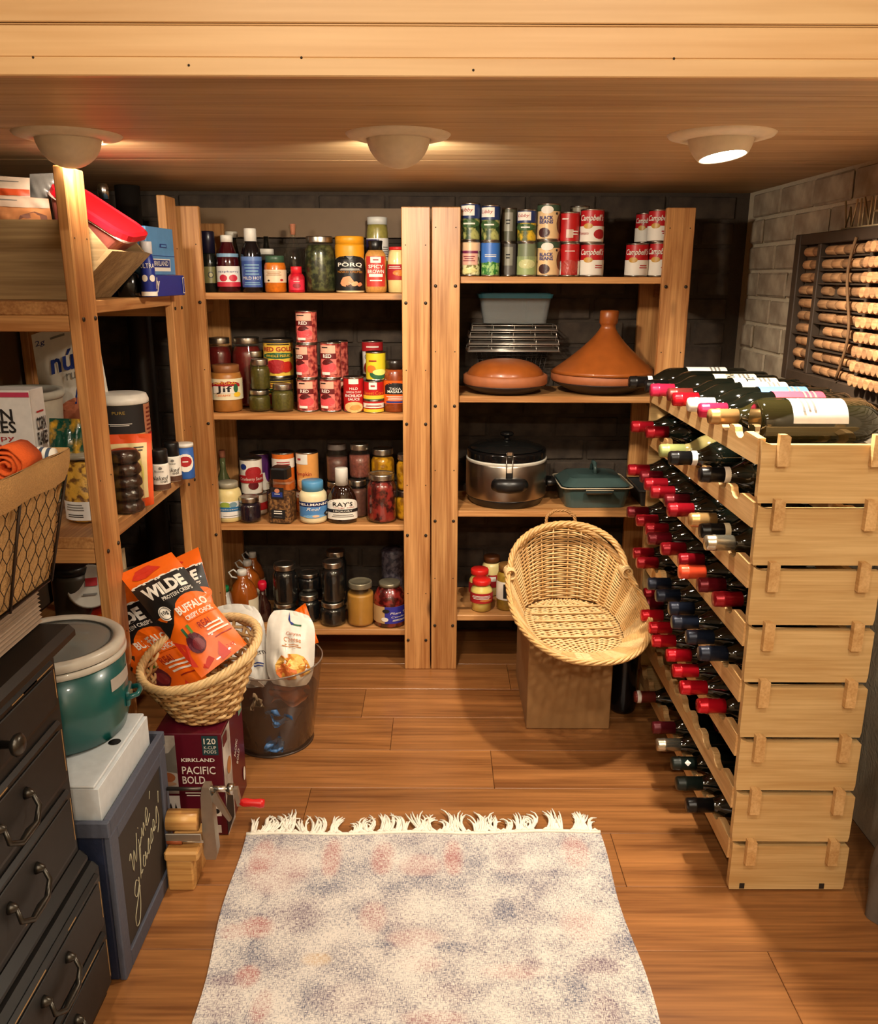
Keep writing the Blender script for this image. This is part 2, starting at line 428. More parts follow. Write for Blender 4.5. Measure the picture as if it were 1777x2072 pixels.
# ------------------------------------------------------------------ recessed eyeball lamps
TRIM = C('lamp_enamel', (232, 220, 196), .42)
BULBG = glow('lamp_lens', (1.0, .86, .62), 40)
INNER = C('lamp_reflector', (240, 236, 226), .25)
def eyeball(loc, aim, label, power, cut=46, spread=120, lens=True, sink=.0):
    t = thing('recessed_lamp', label, 'lamp', loc)
    MB().lathe([(.060, -.001), (.062, -.010), (.075, -.0095), (.092, -.005), (.0965, 0), (.0965, .001)], TRIM, n=48, cap=False).build('trim_ring', t)
    aim = Vector(aim).normalized(); q = aim.to_track_quat('-Z', 'Y').to_matrix().to_4x4(); q = Matrix.Translation((0, 0, sink)) @ q
    R = .059; prof = []; c = math.radians(cut)
    for i in range(15):
        a = c+(PI*.97-c)*i/14; prof.append((R*math.sin(a), -R*math.cos(a)))
    mb = MB(); mb.lathe(prof, TRIM, n=40, M=q, cap=False)
    rr, zz = prof[0]
    mb.lathe([(rr, zz), (rr*.94, zz), (rr*.85, zz+.02), (rr*.7, zz+.03)], INNER, n=40, M=q, cap=False)
    mb.build('eyeball', t)
    if lens:
        MB().lathe([(rr*.9, zz+.006), (rr*.5, zz+.003), (0, zz+.0025)], BULBG, n=32, M=q).build('lens', t)
    lp = Vector(loc)+Vector((0, 0, sink))+aim*(-zz+.001)
    area_light('lamp_light', lp, rr*1.5, power, aim, spread=spread)
    return t
for u, aim, lab, p, cut, sp in (
    (137, (.10, 1, -.62), 'cream eyeball lamp turned to the back above the leftmost wooden post', 1.8, 50, 150),
    (806, (0, 1, -.60), 'cream eyeball lamp turned away in the middle of the low ceiling', 7, 50, 150),
    (1460, (.12, -.13, -1), 'brightly lit eyeball lamp in the ceiling above the wine rack', 14, 48, 160)):
    p0 = onZ(u, 272, CEIL)
    eyeball((p0.x, p0.y, CEIL), aim, lab, p, cut, sp)
# ------------------------------------------------------------------ shelving units
def bolt_mesh():
    mb = MB(); mb.lathe([(.0048, 0), (.0046, .0022), (.003, .0034), (0, .0036)], BOLT, n=10, M=Matrix.Rotation(PI/2, 4, 'X')); return mb.mesh('bolt')
BOLTM = bolt_mesh()
HOLEM = MB().lathe([(.0018, 0), (.0016, .0008), (0, .0009)], C('nail', (40, 28, 16), .6), n=8, M=Matrix.Rotation(PI/2, 4, 'X')).mesh('nail')
POSTW = .0795
def back_unit(label, x0, x1, shelf_v, uref, ztop, front_y=BF):
    """posts stand in front of the shelves, bolted through"""
    t = thing('shelving_unit', label, 'shelf', (0, 0, 0))
    rear = BACKW-.045
    for xa in (x0, x1-POSTW):
        MB().box((xa, front_y, 0), (xa+POSTW, front_y+.02, ztop), PINE, ch=.002).build('post', t)
        MB().box((xa, rear, 0), (xa+POSTW, rear+.02, ztop-.03), PINE, ch=.002).build('post', t)
    zs = []
    for v in shelf_v:
        z = onY(uref, v, front_y+.015).z; zs.append(z)
        MB().box((x0+.004, front_y+.0205, z-.0185), (x1-.004, rear-.001, z), PINEX, ch=.0015).build('shelf', t)
        for xa in (x0+.004, x1-.004-.03):
            MB().box((xa, front_y+.0205, z-.062), (xa+.03, rear-.001, z-.019), PINEY, ch=.0015).build('cleat', t)
        for xa in (x0, x1-POSTW):
            for fx in (.14, .84):
                o = put('bolt', BOLTM, t); o.location = (xa+POSTW*fx, front_y, z-.026)
                o = put('nail', HOLEM, t); o.location = (xa+POSTW*fx, front_y, z+.13)
    return t, zs
def X(u, v, Y): return onY(u, v, Y).x
LIFT = .0008
xl0 = X(413, 600, BF)-POSTW; xl1 = X(870.5, 600, BF); xr0 = X(873.5, 600, BF); xr1 = X(1395.5, 600, BF)
UL, ZL = back_unit('pine shelving unit on the back wall packed with jars and tins', xl0, xl1, (593, 838, 1063, 1275), 620, 1.384)
UR, ZR = back_unit('pine shelving unit on the back wall holding tagine and slow cooker', xr0, xr1, (560, 803, 1035.5, 1247), 1130, 1.384)

ZL = [q+LIFT for q in ZL]; ZR = [q+LIFT for q in ZR]
LZ = (1.15, .665, .30)
def left_unit():
    t = thing('shelving_unit', 'pine shelving unit along the side wall behind the black dresser', 'shelf')
    yn, yf, w, dx = 1.715, 2.322, .092, .43
    for y in (yn, yf):
        MB().box((LF-.022, y, 0), (LF, y+w, 1.40), PINE, ch=.002).build('post', t)
        MB().box((LEFTW+.012, y, 0), (LEFTW+.034, y+w, 1.40), PINE, ch=.002).build('post', t)
    for z in LZ:
        MB().box((LEFTW+.035, yn+.002, z-.026), (LF-.0225, yf+w-.002, z), PINEY, ch=.0015).build('shelf', t)
        MB().box((LF-.0225, yn+w+.002, z-.026), (LF-.004, yf-.002, z), PINEY, ch=.0015).build('shelf_edge', t)
        for y in (yn, yf+w-.022):
            MB().box((LEFTW+.035, y+.001, z-.058), (LF-.023, y+.021, z-.0265), PINEX, ch=.0015).build('cleat', t)
        for y in (yn, yf):
            for fy in (.18, .82):
                o = put('bolt', BOLTM, t); o.location = (LF, y+w*fy, z-.035); o.rotation_euler = (0, 0, PI/2)
                o = put('nail', HOLEM, t); o.location = (LF, y+w*fy, z+.12); o.rotation_euler = (0, 0, PI/2)
    return t
left_unit()

# ------------------------------------------------------------------ wine rack
RX0, RX1, RY0, RY1, TH, NT = .5895, .823, 1.457, 2.27, .1163, 8
SLOT_Y = [2.205-.08*j for j in range(9)]
ROWZ = [TH*(k+1)+.008 for k in range(NT)]          # bottle axis height, from the floor up
def shift(k): return -.0037*k
RAILF, RAILB = RX0+.034, RX1-.036
def wine_rack():
    t = thing('wine_rack', 'stacked bamboo wine rack of eight tiers standing along the brick wall', 'wine rack')
    for k in range(NT):
        z0, z1 = TH*k, TH*(k+1)-.0110; dx = shift(k)
        for y in (RY0, RY1-.014):
            pts = [(RX0+dx+.002, z0+(.004 if k == 0 else 0)), (RX1+dx-.002, z0+(.004 if k == 0 else 0)), (RX1+dx, z0+.01), (RX1+dx, z1-.004), (RX1+dx-.004, z1), (RX0+dx+.016, z1), (RX0+dx+.006, z1+.0035), (RX0+dx, z1+.0080), (RX0+dx, z0+.012)]
            MB().prism(pts, y, y+.014, BAMBOO).build('end_panel', t)
        # a scalloped rail in front and one behind, tenons through the panels
        for rx, drop, hw, up in ((RAILF+dx-.031, .0268, .0262, .0205), (RAILB+dx, .0392, .0260, .0105)):
            az = ROWZ[k]; crest = az-drop+up; base = az-drop-.030
            top = [(RY0+.014, crest-.004)]
            for y in reversed(SLOT_Y):
                top += [(y-hw-.007, crest-.002), (y-hw-.003, crest-.004)]
                for i in range(7):
                    a = PI*(1-i/6); top.append((y+hw*math.cos(a), az-drop+(up-.004)*(1-math.sin(a))))
                top += [(y+hw+.003, crest-.004), (y+hw+.007, crest-.002)]
            top += [(RY1-.014, crest-.004)]
            pts = top+[(RY1-.014, base), (RY0+.014, base)]
            MB().prism([(a, b) for a, b in pts], rx-.007, rx+.007, BAMBOOY, axis='X').build('rail', t)
            rx = RAILF+dx if rx < .7 else rx
            for y, s in ((RY0, -1), (RY1, 1)):
                zc = z1-.008
                pp = [(rx-.0095, zc-.028), (rx+.0095, zc-.028), (rx+.0095, zc+.024), (rx+.003, zc+.028), (rx-.0095, zc+.028)]
                MB().prism(pp, y+(-.013 if s < 0 else .0005), y+(-.0005 if s < 0 else .013), BAMBOOY).build('tenon', t)
    for xx in (RX0+.022, RX1-.05):
        MB().box((xx, RY0-.0012, .006), (xx+.010, RY0+.002, .018), DARKM).build('slot', t)
    return t
wine_rack()
GLASSG = C('bottle_glass_dark', (9, 13, 9), .06, spec=.8, var=0)
GLASSO = C('bottle_glass_olive', (34, 32, 14), .06, spec=.8, coat=.4, var=0)
GLASSC = C('bottle_glass_white_wine', (122, 112, 70), .06, spec=.8, coat=.4, var=0)
FOIL = {'red': C('foil_red', (150, 16, 30), .28, .45), 'dark red': C('foil_dark_red', (104, 14, 26), .3, .45), 'crimson': C('foil_crimson', (196, 20, 36), .25, .45),
        'pink': C('foil_pink', (206, 40, 80), .28, .35), 'orange': C('foil_orange', (226, 78, 46), .3, .3), 'navy': C('foil_navy', (30, 36, 52), .35, .4),
        'black': C('foil_black', (18, 17, 18), .28, .3), 'silver': C('foil_silver', (196, 190, 172), .25, .9), 'gold': C('foil_gold', (190, 150, 96), .3, .6),
        'green': C('foil_green', (150, 156, 96), .35, .3), 'white': C('foil_white', (226, 218, 204), .4), 'forest': C('foil_forest', (24, 34, 30), .4, .2),
        'maroon': C('foil_maroon', (96, 24, 34), .35, .3), 'burgundy': C('foil_burgundy', (120, 46, 40), .35, .3)}
PAPER = {'cream': C('paper_cream', (226, 216, 186), .7), 'white': C('paper_white', (230, 226, 220), .7), 'blue': C('paper_blue', (84, 130, 190), .7),
         'pink': C('paper_pink', (214, 62, 84), .7), 'grey': C('paper_grey', (168, 164, 156), .7)}
INK = C('print_black', (24, 20, 20), .6, var=0); INKR = C('print_red', (168, 24, 30), .6, var=0); INKW = C('print_white', (236, 230, 218), .6, var=0)
INKB = C('print_blue', (28, 48, 120), .6, var=0); INKG = C('print_green', (34, 92, 56), .6, var=0); INKY = C('print_yellow', (240, 196, 50), .6, var=0)
INKO = C('print_orange', (238, 118, 28), .6, var=0); INKGR = C('print_grey', (120, 116, 110), .6, var=0)
_wb = {}
BPROF = [(.030, 0), (.0355, .003), (.0375, .010), (.0375, .185), (.0365, .196), (.032, .209), (.024, .222), (.0175, .234), (.0150, .246), (.0145, .268)]
def bottle_meshes(glass, fat=1.0):
    k = (glass.name, fat)
    if k not in _wb:
        _wb[k] = MB().lathe([(r*fat, z) for r, z in BPROF], glass, n=32).mesh('glass_body')
    return _wb[k]
def capsule_mesh(m, ln, fat=1.0):
    k = (m.name, ln, fat)
    if k not in _wb:
        _wb[k] = MB().lathe([(.0153*fat, .300-ln), (.0153*fat, .278), (.0160*fat, .279), (.0160*fat, .284), (.0153*fat, .285), (.0152*fat, .2965), (.0135*fat, .2995), (0, .300)], m, n=24).mesh('foil_capsule')
    return _wb[k]
def band_mesh(m):
    k = ('band', m.name)
    if k not in _wb: _wb[k] = MB().lathe([(.0160, .238), (.0160, .253)], m, n=24, cap=False).mesh('neck_band')
    return _wb[k]
def blabel(m, z0, z1, fat=1.0, txt=None, turn=0.0, half=.62, ink=INK):
    mb = MB(); p = cyl_print(mb, .0377*fat, z0, z1, rot=turn); p.q(-half, half, 0, 1, m, 1, n=14)
    if txt: p.x(txt, 0, .62, half*1.1, .2, ink, 3)
    p.lines(0, .3, half, .3, 3, INKGR, 3)
    return mb.mesh('label')
def wine_bottle(label, tip, cap='red', glass=None, ln=.062, band=None, paper=None, flip=False, fat=1.0, roll=0.0, group='wine bottles in the rack', txt=None, mark=None):
    """lies along X, neck towards the aisle (-X)"""
    M = Matrix.Translation(tip) @ Matrix.Rotation(PI/2 if flip else -PI/2, 4, 'Y') @ Matrix.Translation((0, 0, -.300)) if not flip else Matrix.Translation(tip) @ Matrix.Rotation(PI/2, 4, 'Y')
    t = thing('wine_bottle', label, 'wine bottle', group=group, M=M)
    put('glass_body', bottle_meshes(glass or GLASSG, fat), t)
    put('foil_capsule', capsule_mesh(FOIL[cap], ln, fat), t)
    if band: put('neck_band', band_mesh(PAPER[band]), t)
    if mark == 'ring': MB().lathe([(.0163, .283), (.0166, .285), (.0166, .291), (.0163, .293)], PAPER['white'], n=24, cap=False).build('white_ring', t)
    if mark == 'diamond':
        mb = MB(); cyl_print(mb, .0156, .25, .28, rot=.6).poly([(0, .3), (.28, .55), (0, .8), (-.28, .55)], PAPER['white'], 1); mb.build('diamond_mark', t)
    if paper: put('label', blabel(PAPER[paper], .055, .155, fat, txt, turn=roll), t)
    return t
ORD = ['first', 'second', 'third', 'fourth', 'fifth', 'sixth', 'seventh', 'eighth', 'ninth']
ROWN = ['bottom', 'seventh', 'sixth', 'fifth', 'fourth', 'third', 'second', 'top']   # counted from the top
TIPX = .528
def row(k, caps, tipx=TIPX):
    """caps: slot -> dict or colour; slot 0 is the far end"""
    n = 0
    for j in sorted(caps):
        c = caps[j]; c = {'cap': c} if isinstance(c, str) else dict(c)
        n += 1
        extra = c.pop('say', ''); back = c.pop('back', 0)
        lab = f"wine bottle with {c.get('cap', 'red')} foil{extra}, {ORD[n-1]} from back, {ROWN[k]} rack row"
        c.setdefault('ln', .06+.006*((j*3+k) % 3))
        z = ROWZ[k]+.0005
        flip = c.get('flip'); fat = c.get('fat', 1)
        x = (tipx+shift(k)+back+.008*math.sin(j*2.3+k)) if not flip else RX0+shift(k)+(.022 if k == 7 else .042)
        if flip: c['roll'] = -c.get('roll', 0)
        wine_bottle(lab, (x, SLOT_Y[j], z+.0375*(fat-1)), **c)
UPT = PI/2*2  # a label rolled to face up and to the aisle
UP = 1.05
row(7, {0: {'cap': 'black', 'band': 'white', 'paper': 'white', 'roll': UP, 'back': -.018, 'say': ' and white band'}, 1: {'cap': 'black', 'back': .01}, 2: {'cap': 'pink', 'paper': 'cream', 'roll': UP, 'back': .012, 'txt': 'LUNA'},
        3: {'cap': 'burgundy', 'paper': 'cream', 'roll': UP, 'back': .018, 'txt': 'VITE'}, 4: {'cap': 'crimson', 'paper': 'white', 'roll': UP, 'back': .02, 'say': ' and bright red neck'}, 5: {'cap': 'white', 'paper': 'blue', 'roll': UP, 'back': .03},
        6: {'cap': 'pink', 'paper': 'pink', 'roll': UP, 'back': .02, 'say': ' and pink label'}, 7: {'cap': 'gold', 'glass': GLASSO, 'back': .03, 'say': ' and olive glass'},
        8: {'cap': 'black', 'paper': 'white', 'roll': UP, 'fat': 1.1, 'flip': True, 'glass': GLASSO, 'say': ', large and turned round'}})
row(6, {0: {'cap': 'red', 'paper': 'white', 'roll': UP}, 1: {'cap': 'red', 'paper': 'grey', 'roll': .9, 'back': .01}, 4: {'cap': 'green', 'glass': GLASSC, 'paper': 'cream', 'roll': UP, 'back': -.012},
        5: {'cap': 'black', 'band': 'white', 'paper': 'white', 'roll': .8, 'say': ' and white band'}, 7: {'cap': 'black', 'band': 'white', 'say': ' and pale band', 'back': .012}})
row(5, {0: 'red', 1: 'dark red', 2: 'red', 3: 'red', 4: 'dark red', 5: 'red', 6: {'cap': 'gold', 'back': .02}, 7: {'cap': 'black', 'band': 'cream', 'back': .012}, 8: {'cap': 'silver', 'back': .012, 'ln': .075}})
row(4, {0: 'dark red', 1: 'red', 2: 'red', 3: 'dark red', 4: 'red', 5: {'cap': 'red', 'back': .022}, 6: {'cap': 'orange', 'back': .01}, 7: {'cap': 'dark red', 'back': .012}, 8: {'cap': 'red', 'back': .03}})
row(3, {0: {'cap': 'red', 'back': .012}, 1: {'cap': 'red', 'back': .012}, 3: 'navy', 4: 'navy', 5: 'navy', 6: 'navy', 7: 'navy', 8: 'navy'})
row(2, {0: {'cap': 'red', 'back': .04}, 1: {'cap': 'dark red', 'back': .03}, 2: 'crimson', 3: 'crimson', 4: 'crimson', 5: 'crimson', 6: 'crimson', 7: 'crimson', 8: 'crimson'})
row(1, {0: {'cap': 'maroon', 'back': .05}, 3: {'cap': 'black', 'flip': True, 'paper': 'white', 'roll': UP-.1, 'say': ' laid neck to the wall'}, 5: {'cap': 'black', 'flip': True, 'paper': 'cream', 'roll': UP-.1, 'say': ' laid neck to the wall'},
        6: {'cap': 'black', 'flip': True, 'paper': 'white', 'roll': UP-.1, 'say': ' laid neck to the wall'}})
row(0, {2: {'cap': 'burgundy', 'say': ' ringed in white', 'ln': .06, 'mark': 'ring'}, 4: 'maroon', 5: {'cap': 'silver', 'ln': .075}, 6: {'cap': 'forest', 'say': ' bearing a small diamond', 'mark': 'diamond'}, 7: 'forest', 8: 'black'})
# ------------------------------------------------------------------ groceries: helpers
GLASS = thin_glass('clear_glass', (250, 250, 244), .004, .02, 1.0)
PLASTICC = thin_glass('clear_plastic', (244, 244, 240), .12, .12, .8)
TIN = C('tin', (176, 170, 160), .28, 1); LIDS = C('silver_lid', (188, 182, 170), .3, 1)
def fit(u0, u1, vt, z0, Y):
    """centre x, radius and height of an upright round thing standing at depth Y on z0"""
    uc = (u0+u1)/2; zt = z0+.1; r = .04; x = 0
    for _ in range(4):
        v_mid = CV-0; p = Vector((x, Y, (z0+zt)/2)); t = depth(p)
        r = (u1-u0)/2*t/FPX
        Yt = Y+r if zt < CAMZ else Y-r
        zt = onY(uc, vt, Yt).z
        d = ray(uc, vt); pm = p; x = (uc-CU)/FPX*t-ROLL*0
    return x, r, zt-z0
def can(label, u0, u1, vt, z0, Y, draw=None, base=None, group='tins on the shelves', rim=True, rz=0, h=None, cat='tin'):
    x, r, hh = fit(u0, u1, vt, z0, Y); h = h or hh
    t = thing('food_can', label, cat, (x, Y, z0), rz, group)
    mb = MB(); e = min(.004, h*.05)
    mb.lathe([(r*.93, 0), (r, .0008), (r, e*.7), (r*.97, e), (r*.97, h-e), (r, h-e*.7), (r, h-.0006), (r*.94, h), (r*.9, h-.0035), (0, h-.0035)], TIN, n=32).build('tin_body', t)
    lb = MB(); p = cyl_print(lb, r*.975, e*1.1, h-e*1.1, rot=-math.atan2(x, Y))
    lb.lathe([(r*.975, e*1.1), (r*.975, h-e*1.1)], base or PAPER['white'], n=40, cap=False)
    if draw: draw(p)
    lb.build('label', t)
    return t, z0+h
def mason(label, u0, u1, vt, z0, Y, fill, level=.84, h=None, lid=None, group='home-canned jars', glass=None, cat='jar', empty_top=True, name='mason_jar'):
    x, r, hh = fit(u0, u1, vt, z0, Y); h = h or hh
    t = thing(name, label, cat, (x, Y, z0), 0, group); lh = min(.018, h*.2); nk = r*.80; s = h-lh
    prof = [(r*.86, 0), (r*.96, .004), (r, .012), (r, s*.80), (r*.97, s*.86), (nk*1.02, s*.955), (nk, s), (nk, s+lh*.3)]
    MB().lathe(prof, glass or GLASS, n=32, cap=False).build('glass', t)
    k = s*level
    cp = [(r*.82, .003), (r*.92, .006), (r*.955, .013)]+[(r*.955, z) for z in (s*.5, min(k, s*.79))]
    if k > s*.8: cp += [(r*.92, s*.85), (nk*.95, min(k, s*.96))]
    cp.append((0, cp[-1][1]+.0002))
    MB().lathe(cp, fill, n=28).build('contents', t)
    m = lid or LIDS
    o = MB().lathe([(nk*1.06, s), (nk*1.10, s+lh*.12), (nk*1.06, s+lh*.3), (nk*1.10, s+lh*.45), (nk*1.06, s+lh*.6), (nk*1.09, s+lh*.8), (nk*1.05, h), (nk*.93, h), (nk*.92, h-.0008), (nk*.5, h-.0004), (0, h-.0004)], m, n=32).build('lid', t)
    return t, z0+h, r
def vessel(name, label, cat, u0, u1, vt, z0, Y, prof, mats, draw=None, lab=None, cap=None, capmat=None, group=None, sy=1, rz=0, gloss=None, h=None, lab2=None, draw2=None, capname='cap'):
    """prof in fractions of radius and height; lab=(t0,t1,rfrac)"""
    x, r, hh = fit(u0, u1, vt, z0, Y); h = h or hh
    t = thing(name, label, cat, (x, Y, z0), rz, group)
    MB().lathe([(a*r, b*h) for a, b in prof], mats, n=36, sy=sy).build('body', t)
    if cap: MB().lathe([(a*r, b*h) for a, b in cap], capmat, n=28).build(capname, t)
    for lb, dr in ((lab, draw), (lab2, draw2)):
        if lb:
            mb = MB(); rr = r*lb[2]
            p = cyl_print(mb, rr, lb[0]*h, lb[1]*h, rot=-math.atan2(x, Y)-rz)
            if sy != 1:
                f0 = p.fn; p.fn = lambda s, q, o, f0=f0: (f0(s, q, o)[0], f0(s, q, o)[1]*sy, f0(s, q, o)[2])
            dr(p); mb.build('label', t)
    return t, z0+h, r
def col(*c, rough=.4, coat=0, name=None): 
    n = name or 'pigment_%d_%d_%d_%d' % (*c, int(rough*100)+int(coat*1000)); return C(n, c, rough, coat=coat, var=.04)
def sauce(*c): return C('filling_%d_%d_%d' % c, c, .35, coat=.5, var=.25, scale=90)
FRONT = BF+.0225
# caps: straight cap with domed edge
def capP(r, z0, z1): return [(r, z0), (r, z1-.012*0-(z1-z0)*.06), (r*.94, z1), (0, z1)]

# ================================================================== left back unit, top shelf
z = ZL[0]; Yf = FRONT+.06
vessel('bottle', 'dark bottle with black lid and olive label beside the corner post', 'bottle', 404, 437, 467, z, Yf+.01, [(.8, 0), (.95, .01), (.95, .55), (.8, .62), (.8, .64)], col(24, 26, 22, rough=.15),
       draw=lambda p: p.q(-.8, .8, 0, 1, col(112, 108, 66)).e(.1, .5, .22, .2, col(40, 40, 34)).e(.1, .5, .15, .13, col(150, 140, 96), 3), lab=(.15, .42, .96), cap=[(.88, .64), (.88, .98), (.8, 1), (0, 1)], capmat=col(22, 20, 40, rough=.3), group='top shelf groceries')
RASP = col(196, 40, 60); SKY = col(120, 160, 190)
vessel('syrup_bottle', 'dark red syrup bottle with white cap and raspberry label', 'bottle', 437, 482, 475, z, Yf, [(.9, 0), (1, .02), (1, .52), (.95, .6), (.68, .76), (.5, .86), (.5, .9)], col(60, 8, 16, rough=.12, coat=.5),
       draw=lambda p: p.q(-.85, .85, 0, 1, PAPER['white'], 1).q(-.85, .85, 0, .22, RASP, 2).e(-.3, .42, .22, .17, RASP, 3).e(.25, .42, .24, .17, RASP, 3).x('raspberry', 0, .72, 1.2, .12, INKB, 3),
       lab=(.10, .46, 1.005), draw2=lambda p: p.q(-.9, .9, 0, 1, SKY), lab2=(.62, .68, .93), cap=capP(.54, .88, 1), capmat=WHITEP, group='top shelf groceries')
vessel('cordial_bottle', 'tall dark bottle with white neck and blue label', 'bottle', 487, 527, 461, z, Yf, [(.9, 0), (1, .015), (1, .60), (.9, .68), (.66, .76), (.62, .8)], col(16, 14, 18, rough=.12, coat=.5),
       draw=lambda p: p.q(-.82, .82, 0, 1, col(52, 80, 150), 1).q(-.82, .82, .86, 1, col(90, 120, 176), 2).lines(0, .58, 1.0, .4, 4, SKY, 3).x('MILD HOT', 0, .3, 1.2, .1, INKW, 3).lines(0, .12, 1.1, .12, 2, SKY, 3),
       lab=(.08, .56, 1.005), cap=capP(.62, .76, 1), capmat=WHITEP, group='top shelf groceries')
vessel('jar', 'short orange sauce jar with green lid and cream label', 'jar', 534, 577, 517, z, Yf-.005, [(.86, 0), (1, .03), (1, .72), (.9, .8), (.82, .83)], sauce(206, 110, 24),
       draw=lambda p: p.q(-.95, .95, 0, 1, col(226, 204, 170)).lines(-.1, .7, .9, .35, 3, col(170, 120, 80)).e(.35, .2, .1, .09, INKR, 3).e(-.4, .16, .07, .07, INK, 3), lab=(.27, .62, 1.005), cap=capP(.88, .81, 1), capmat=col(58, 88, 66), group='top shelf groceries')
vessel('jar', 'white-lidded jar half hidden behind the orange sauce jar', 'jar', 518, 556, 503, z, Yf+.09, [(.86, 0), (1, .03), (1, .8), (.85, .88)], col(60, 56, 48, rough=.15), cap=capP(.9, .87, 1), capmat=WHITEP, group='top shelf groceries')
vessel('bottle', 'pale-capped dark bottle behind the raspberry syrup', 'bottle', 455, 484, 468, z, Yf+.10, [(.9, 0), (1, .02), (1, .6), (.7, .8), (.7, .9)], col(40, 40, 38, rough=.12), cap=capP(.85, .9, 1), capmat=col(190, 184, 170), group='top shelf groceries')
vessel('bottle', 'dark glass bottle standing between blue label and cork stopper', 'bottle', 526, 552, 478, z, Yf+.13, [(.9, 0), (1, .02), (1, .6), (.5, .8), (.4, .86), (.4, 1), (0, 1)], col(20, 22, 20, rough=.08), group='top shelf groceries')
CORK = col(190, 120, 90, rough=.8)
x, r, h = fit(573, 613, 452, z, Yf+.07)
t = thing('decanter', 'tall clear glass bottle stopped with a cork', 'bottle', (x, Yf+.07, z), 0, 'top shelf groceries')
MB().lathe([(r*.85, .001), (r, .008), (r, h*.52), (r*.9, h*.6), (r*.4, h*.76), (r*.3, h*.8), (r*.3, h*.93), (r*.4, h*.94), (r*.4, h*.98)], GLASS, n=32, cap=False).build('glass', t)
MB().lathe([(r*.8, .004), (r*.94, .01), (r*.94, h*.30), (0, h*.301)], col(70, 50, 16, rough=.1, coat=.5), n=28).build('contents', t)
MB().lathe([(r*.24, h*.84), (r*.29, h), (0, h)], CORK, n=16).build('cork', t)
vessel('spice_shaker', 'small bright red shaker with red cap in front of the corked bottle', 'shaker', 582, 615, 539, z, Yf-.02, [(.9, 0), (1, .03), (1, .6), (.8, .7), (.66, .74)], sauce(190, 20, 40),
       draw=lambda p: p.q(-.6, .6, 0, 1, col(214, 40, 66)).lines(0, .8, .6, .12, 1, INKW).e(0, .4, .3, .25, col(150, 20, 40)), lab=(.1, .5, 1.005), cap=capP(.68, .72, 1), capmat=col(214, 30, 44), group='top shelf groceries')
PICK = speckle('pickled_leaves', (34, 38, 20), (84, 88, 52), 70, .45, .6, .3)
mason('large glass jar of dark green pickled leaves with silver lid', 615, 677, 477, z, Yf+.005, PICK, .97)
YEL = col(222, 150, 24, rough=.45); PLBL = col(22, 20, 20)
def porq(p):
    p.q(-1, 1, 0, .88, PLBL, 1); p.e(0, .86, .78, .13, PLBL, 1)
    p.x('PÖRQ', 0, .74, 1.1, .16, INKW, 4, bold=.02).lines(0, .60, 1.0, .06, 2, INKW).x('PANKO CRUMBS', 0, .53, 1.15, .06, col(200, 130, 40), 4)
    p.e(-.15, .28, .28, .15, col(222, 150, 104), 3, wob=.25).e(.2, .2, .16, .07, col(236, 168, 120), 4, wob=.2).e(.42, .18, .12, .06, col(206, 130, 90), 4, wob=.2).e(0, .13, .2, .04, col(60, 30, 16), 3)
vessel('crumb_tub', 'black and yellow tub of crumbs with wide yellow lid', 'tub', 677, 736, 477, z, Yf, [(.9, 0), (.98, .015), (.98, .03), (.97, .05), (.97, .62), (1, .7), (1, .82), (.97, .86)], [col(226, 206, 160)]*4+[YEL]*3, draw=porq, lab=(.04, .66, .985),
       cap=[(.98, .86), (.98, .985), (.92, 1), (0, 1)], capmat=YEL, group='top shelf groceries')
TAN = C('mustard_tan', (196, 140, 70), .4, coat=.3, scale=200, var=.2)
def spicy(p):
    p.q(-.6, .6, .0, 1, col(190, 52, 40), 1); p.q(-.3, .3, .78, .98, INKW, 2).lines(0, .88, .4, .08, 1, INKR, 4)
    p.x('SPICY', 0, .66, .85, .12, INKW, 3, bold=.02).x('BROWN', 0, .5, .95, .12, INKW, 3, bold=.02).q(-.4, .4, .32, .42, INKW, 2).lines(0, .2, .8, .08, 1, INKW)
vessel('mustard_bottle', 'squeeze bottle of spicy brown mustard with dark cap and red label', 'bottle', 736, 781, 486, z, Yf, [(.82, 0), (.95, .02), (1, .12), (.95, .3), (.9, .4), (1, .62), (.9, .74), (.64, .82)], TAN, draw=spicy, lab=(.12, .70, .985),
       cap=[(.62, .82), (.6, .9), (.66, .99), (.6, 1), (0, 1)], capmat=BLACKP, group='top shelf groceries', sy=.8)
vessel('jar', 'white-lidded jar with purple and white label at the back of the top shelf', 'jar', 741, 784, 438, z, Yf+.12, [(.9, 0), (1, .02), (1, .78), (.95, .85), (.88, .9)], sauce(150, 140, 70),
       draw=lambda p: p.q(-1, 1, 0, 1, PAPER['white']).q(-1, .1, .45, .95, col(50, 44, 100), 2).lines(.5, .4, .5, .5, 5, INKGR), lab=(.42, .72, 1.005), cap=capP(.94, .9, 1), capmat=col(214, 214, 208), group='top shelf groceries')
CREAM = C('cream_filling', (226, 206, 140), .4, coat=.5)
vessel('jar', 'cream sauce jar with red lid and red label at the post', 'jar', 783, 822, 499, z, Yf, [(.8, 0), (.95, .02), (1, .3), (1, .7), (.85, .88), (.8, .93)], CREAM, draw=lambda p: p.q(-1, 1, 0, 1, INKR).e(.2, .45, .5, .2, col(210, 120, 40), 2).lines(-.2, .8, .9, .2, 2, INKW),
       lab=(.28, .62, 1.005), cap=capP(.86, .93, 1), capmat=col(206, 36, 36), group='top shelf groceries')

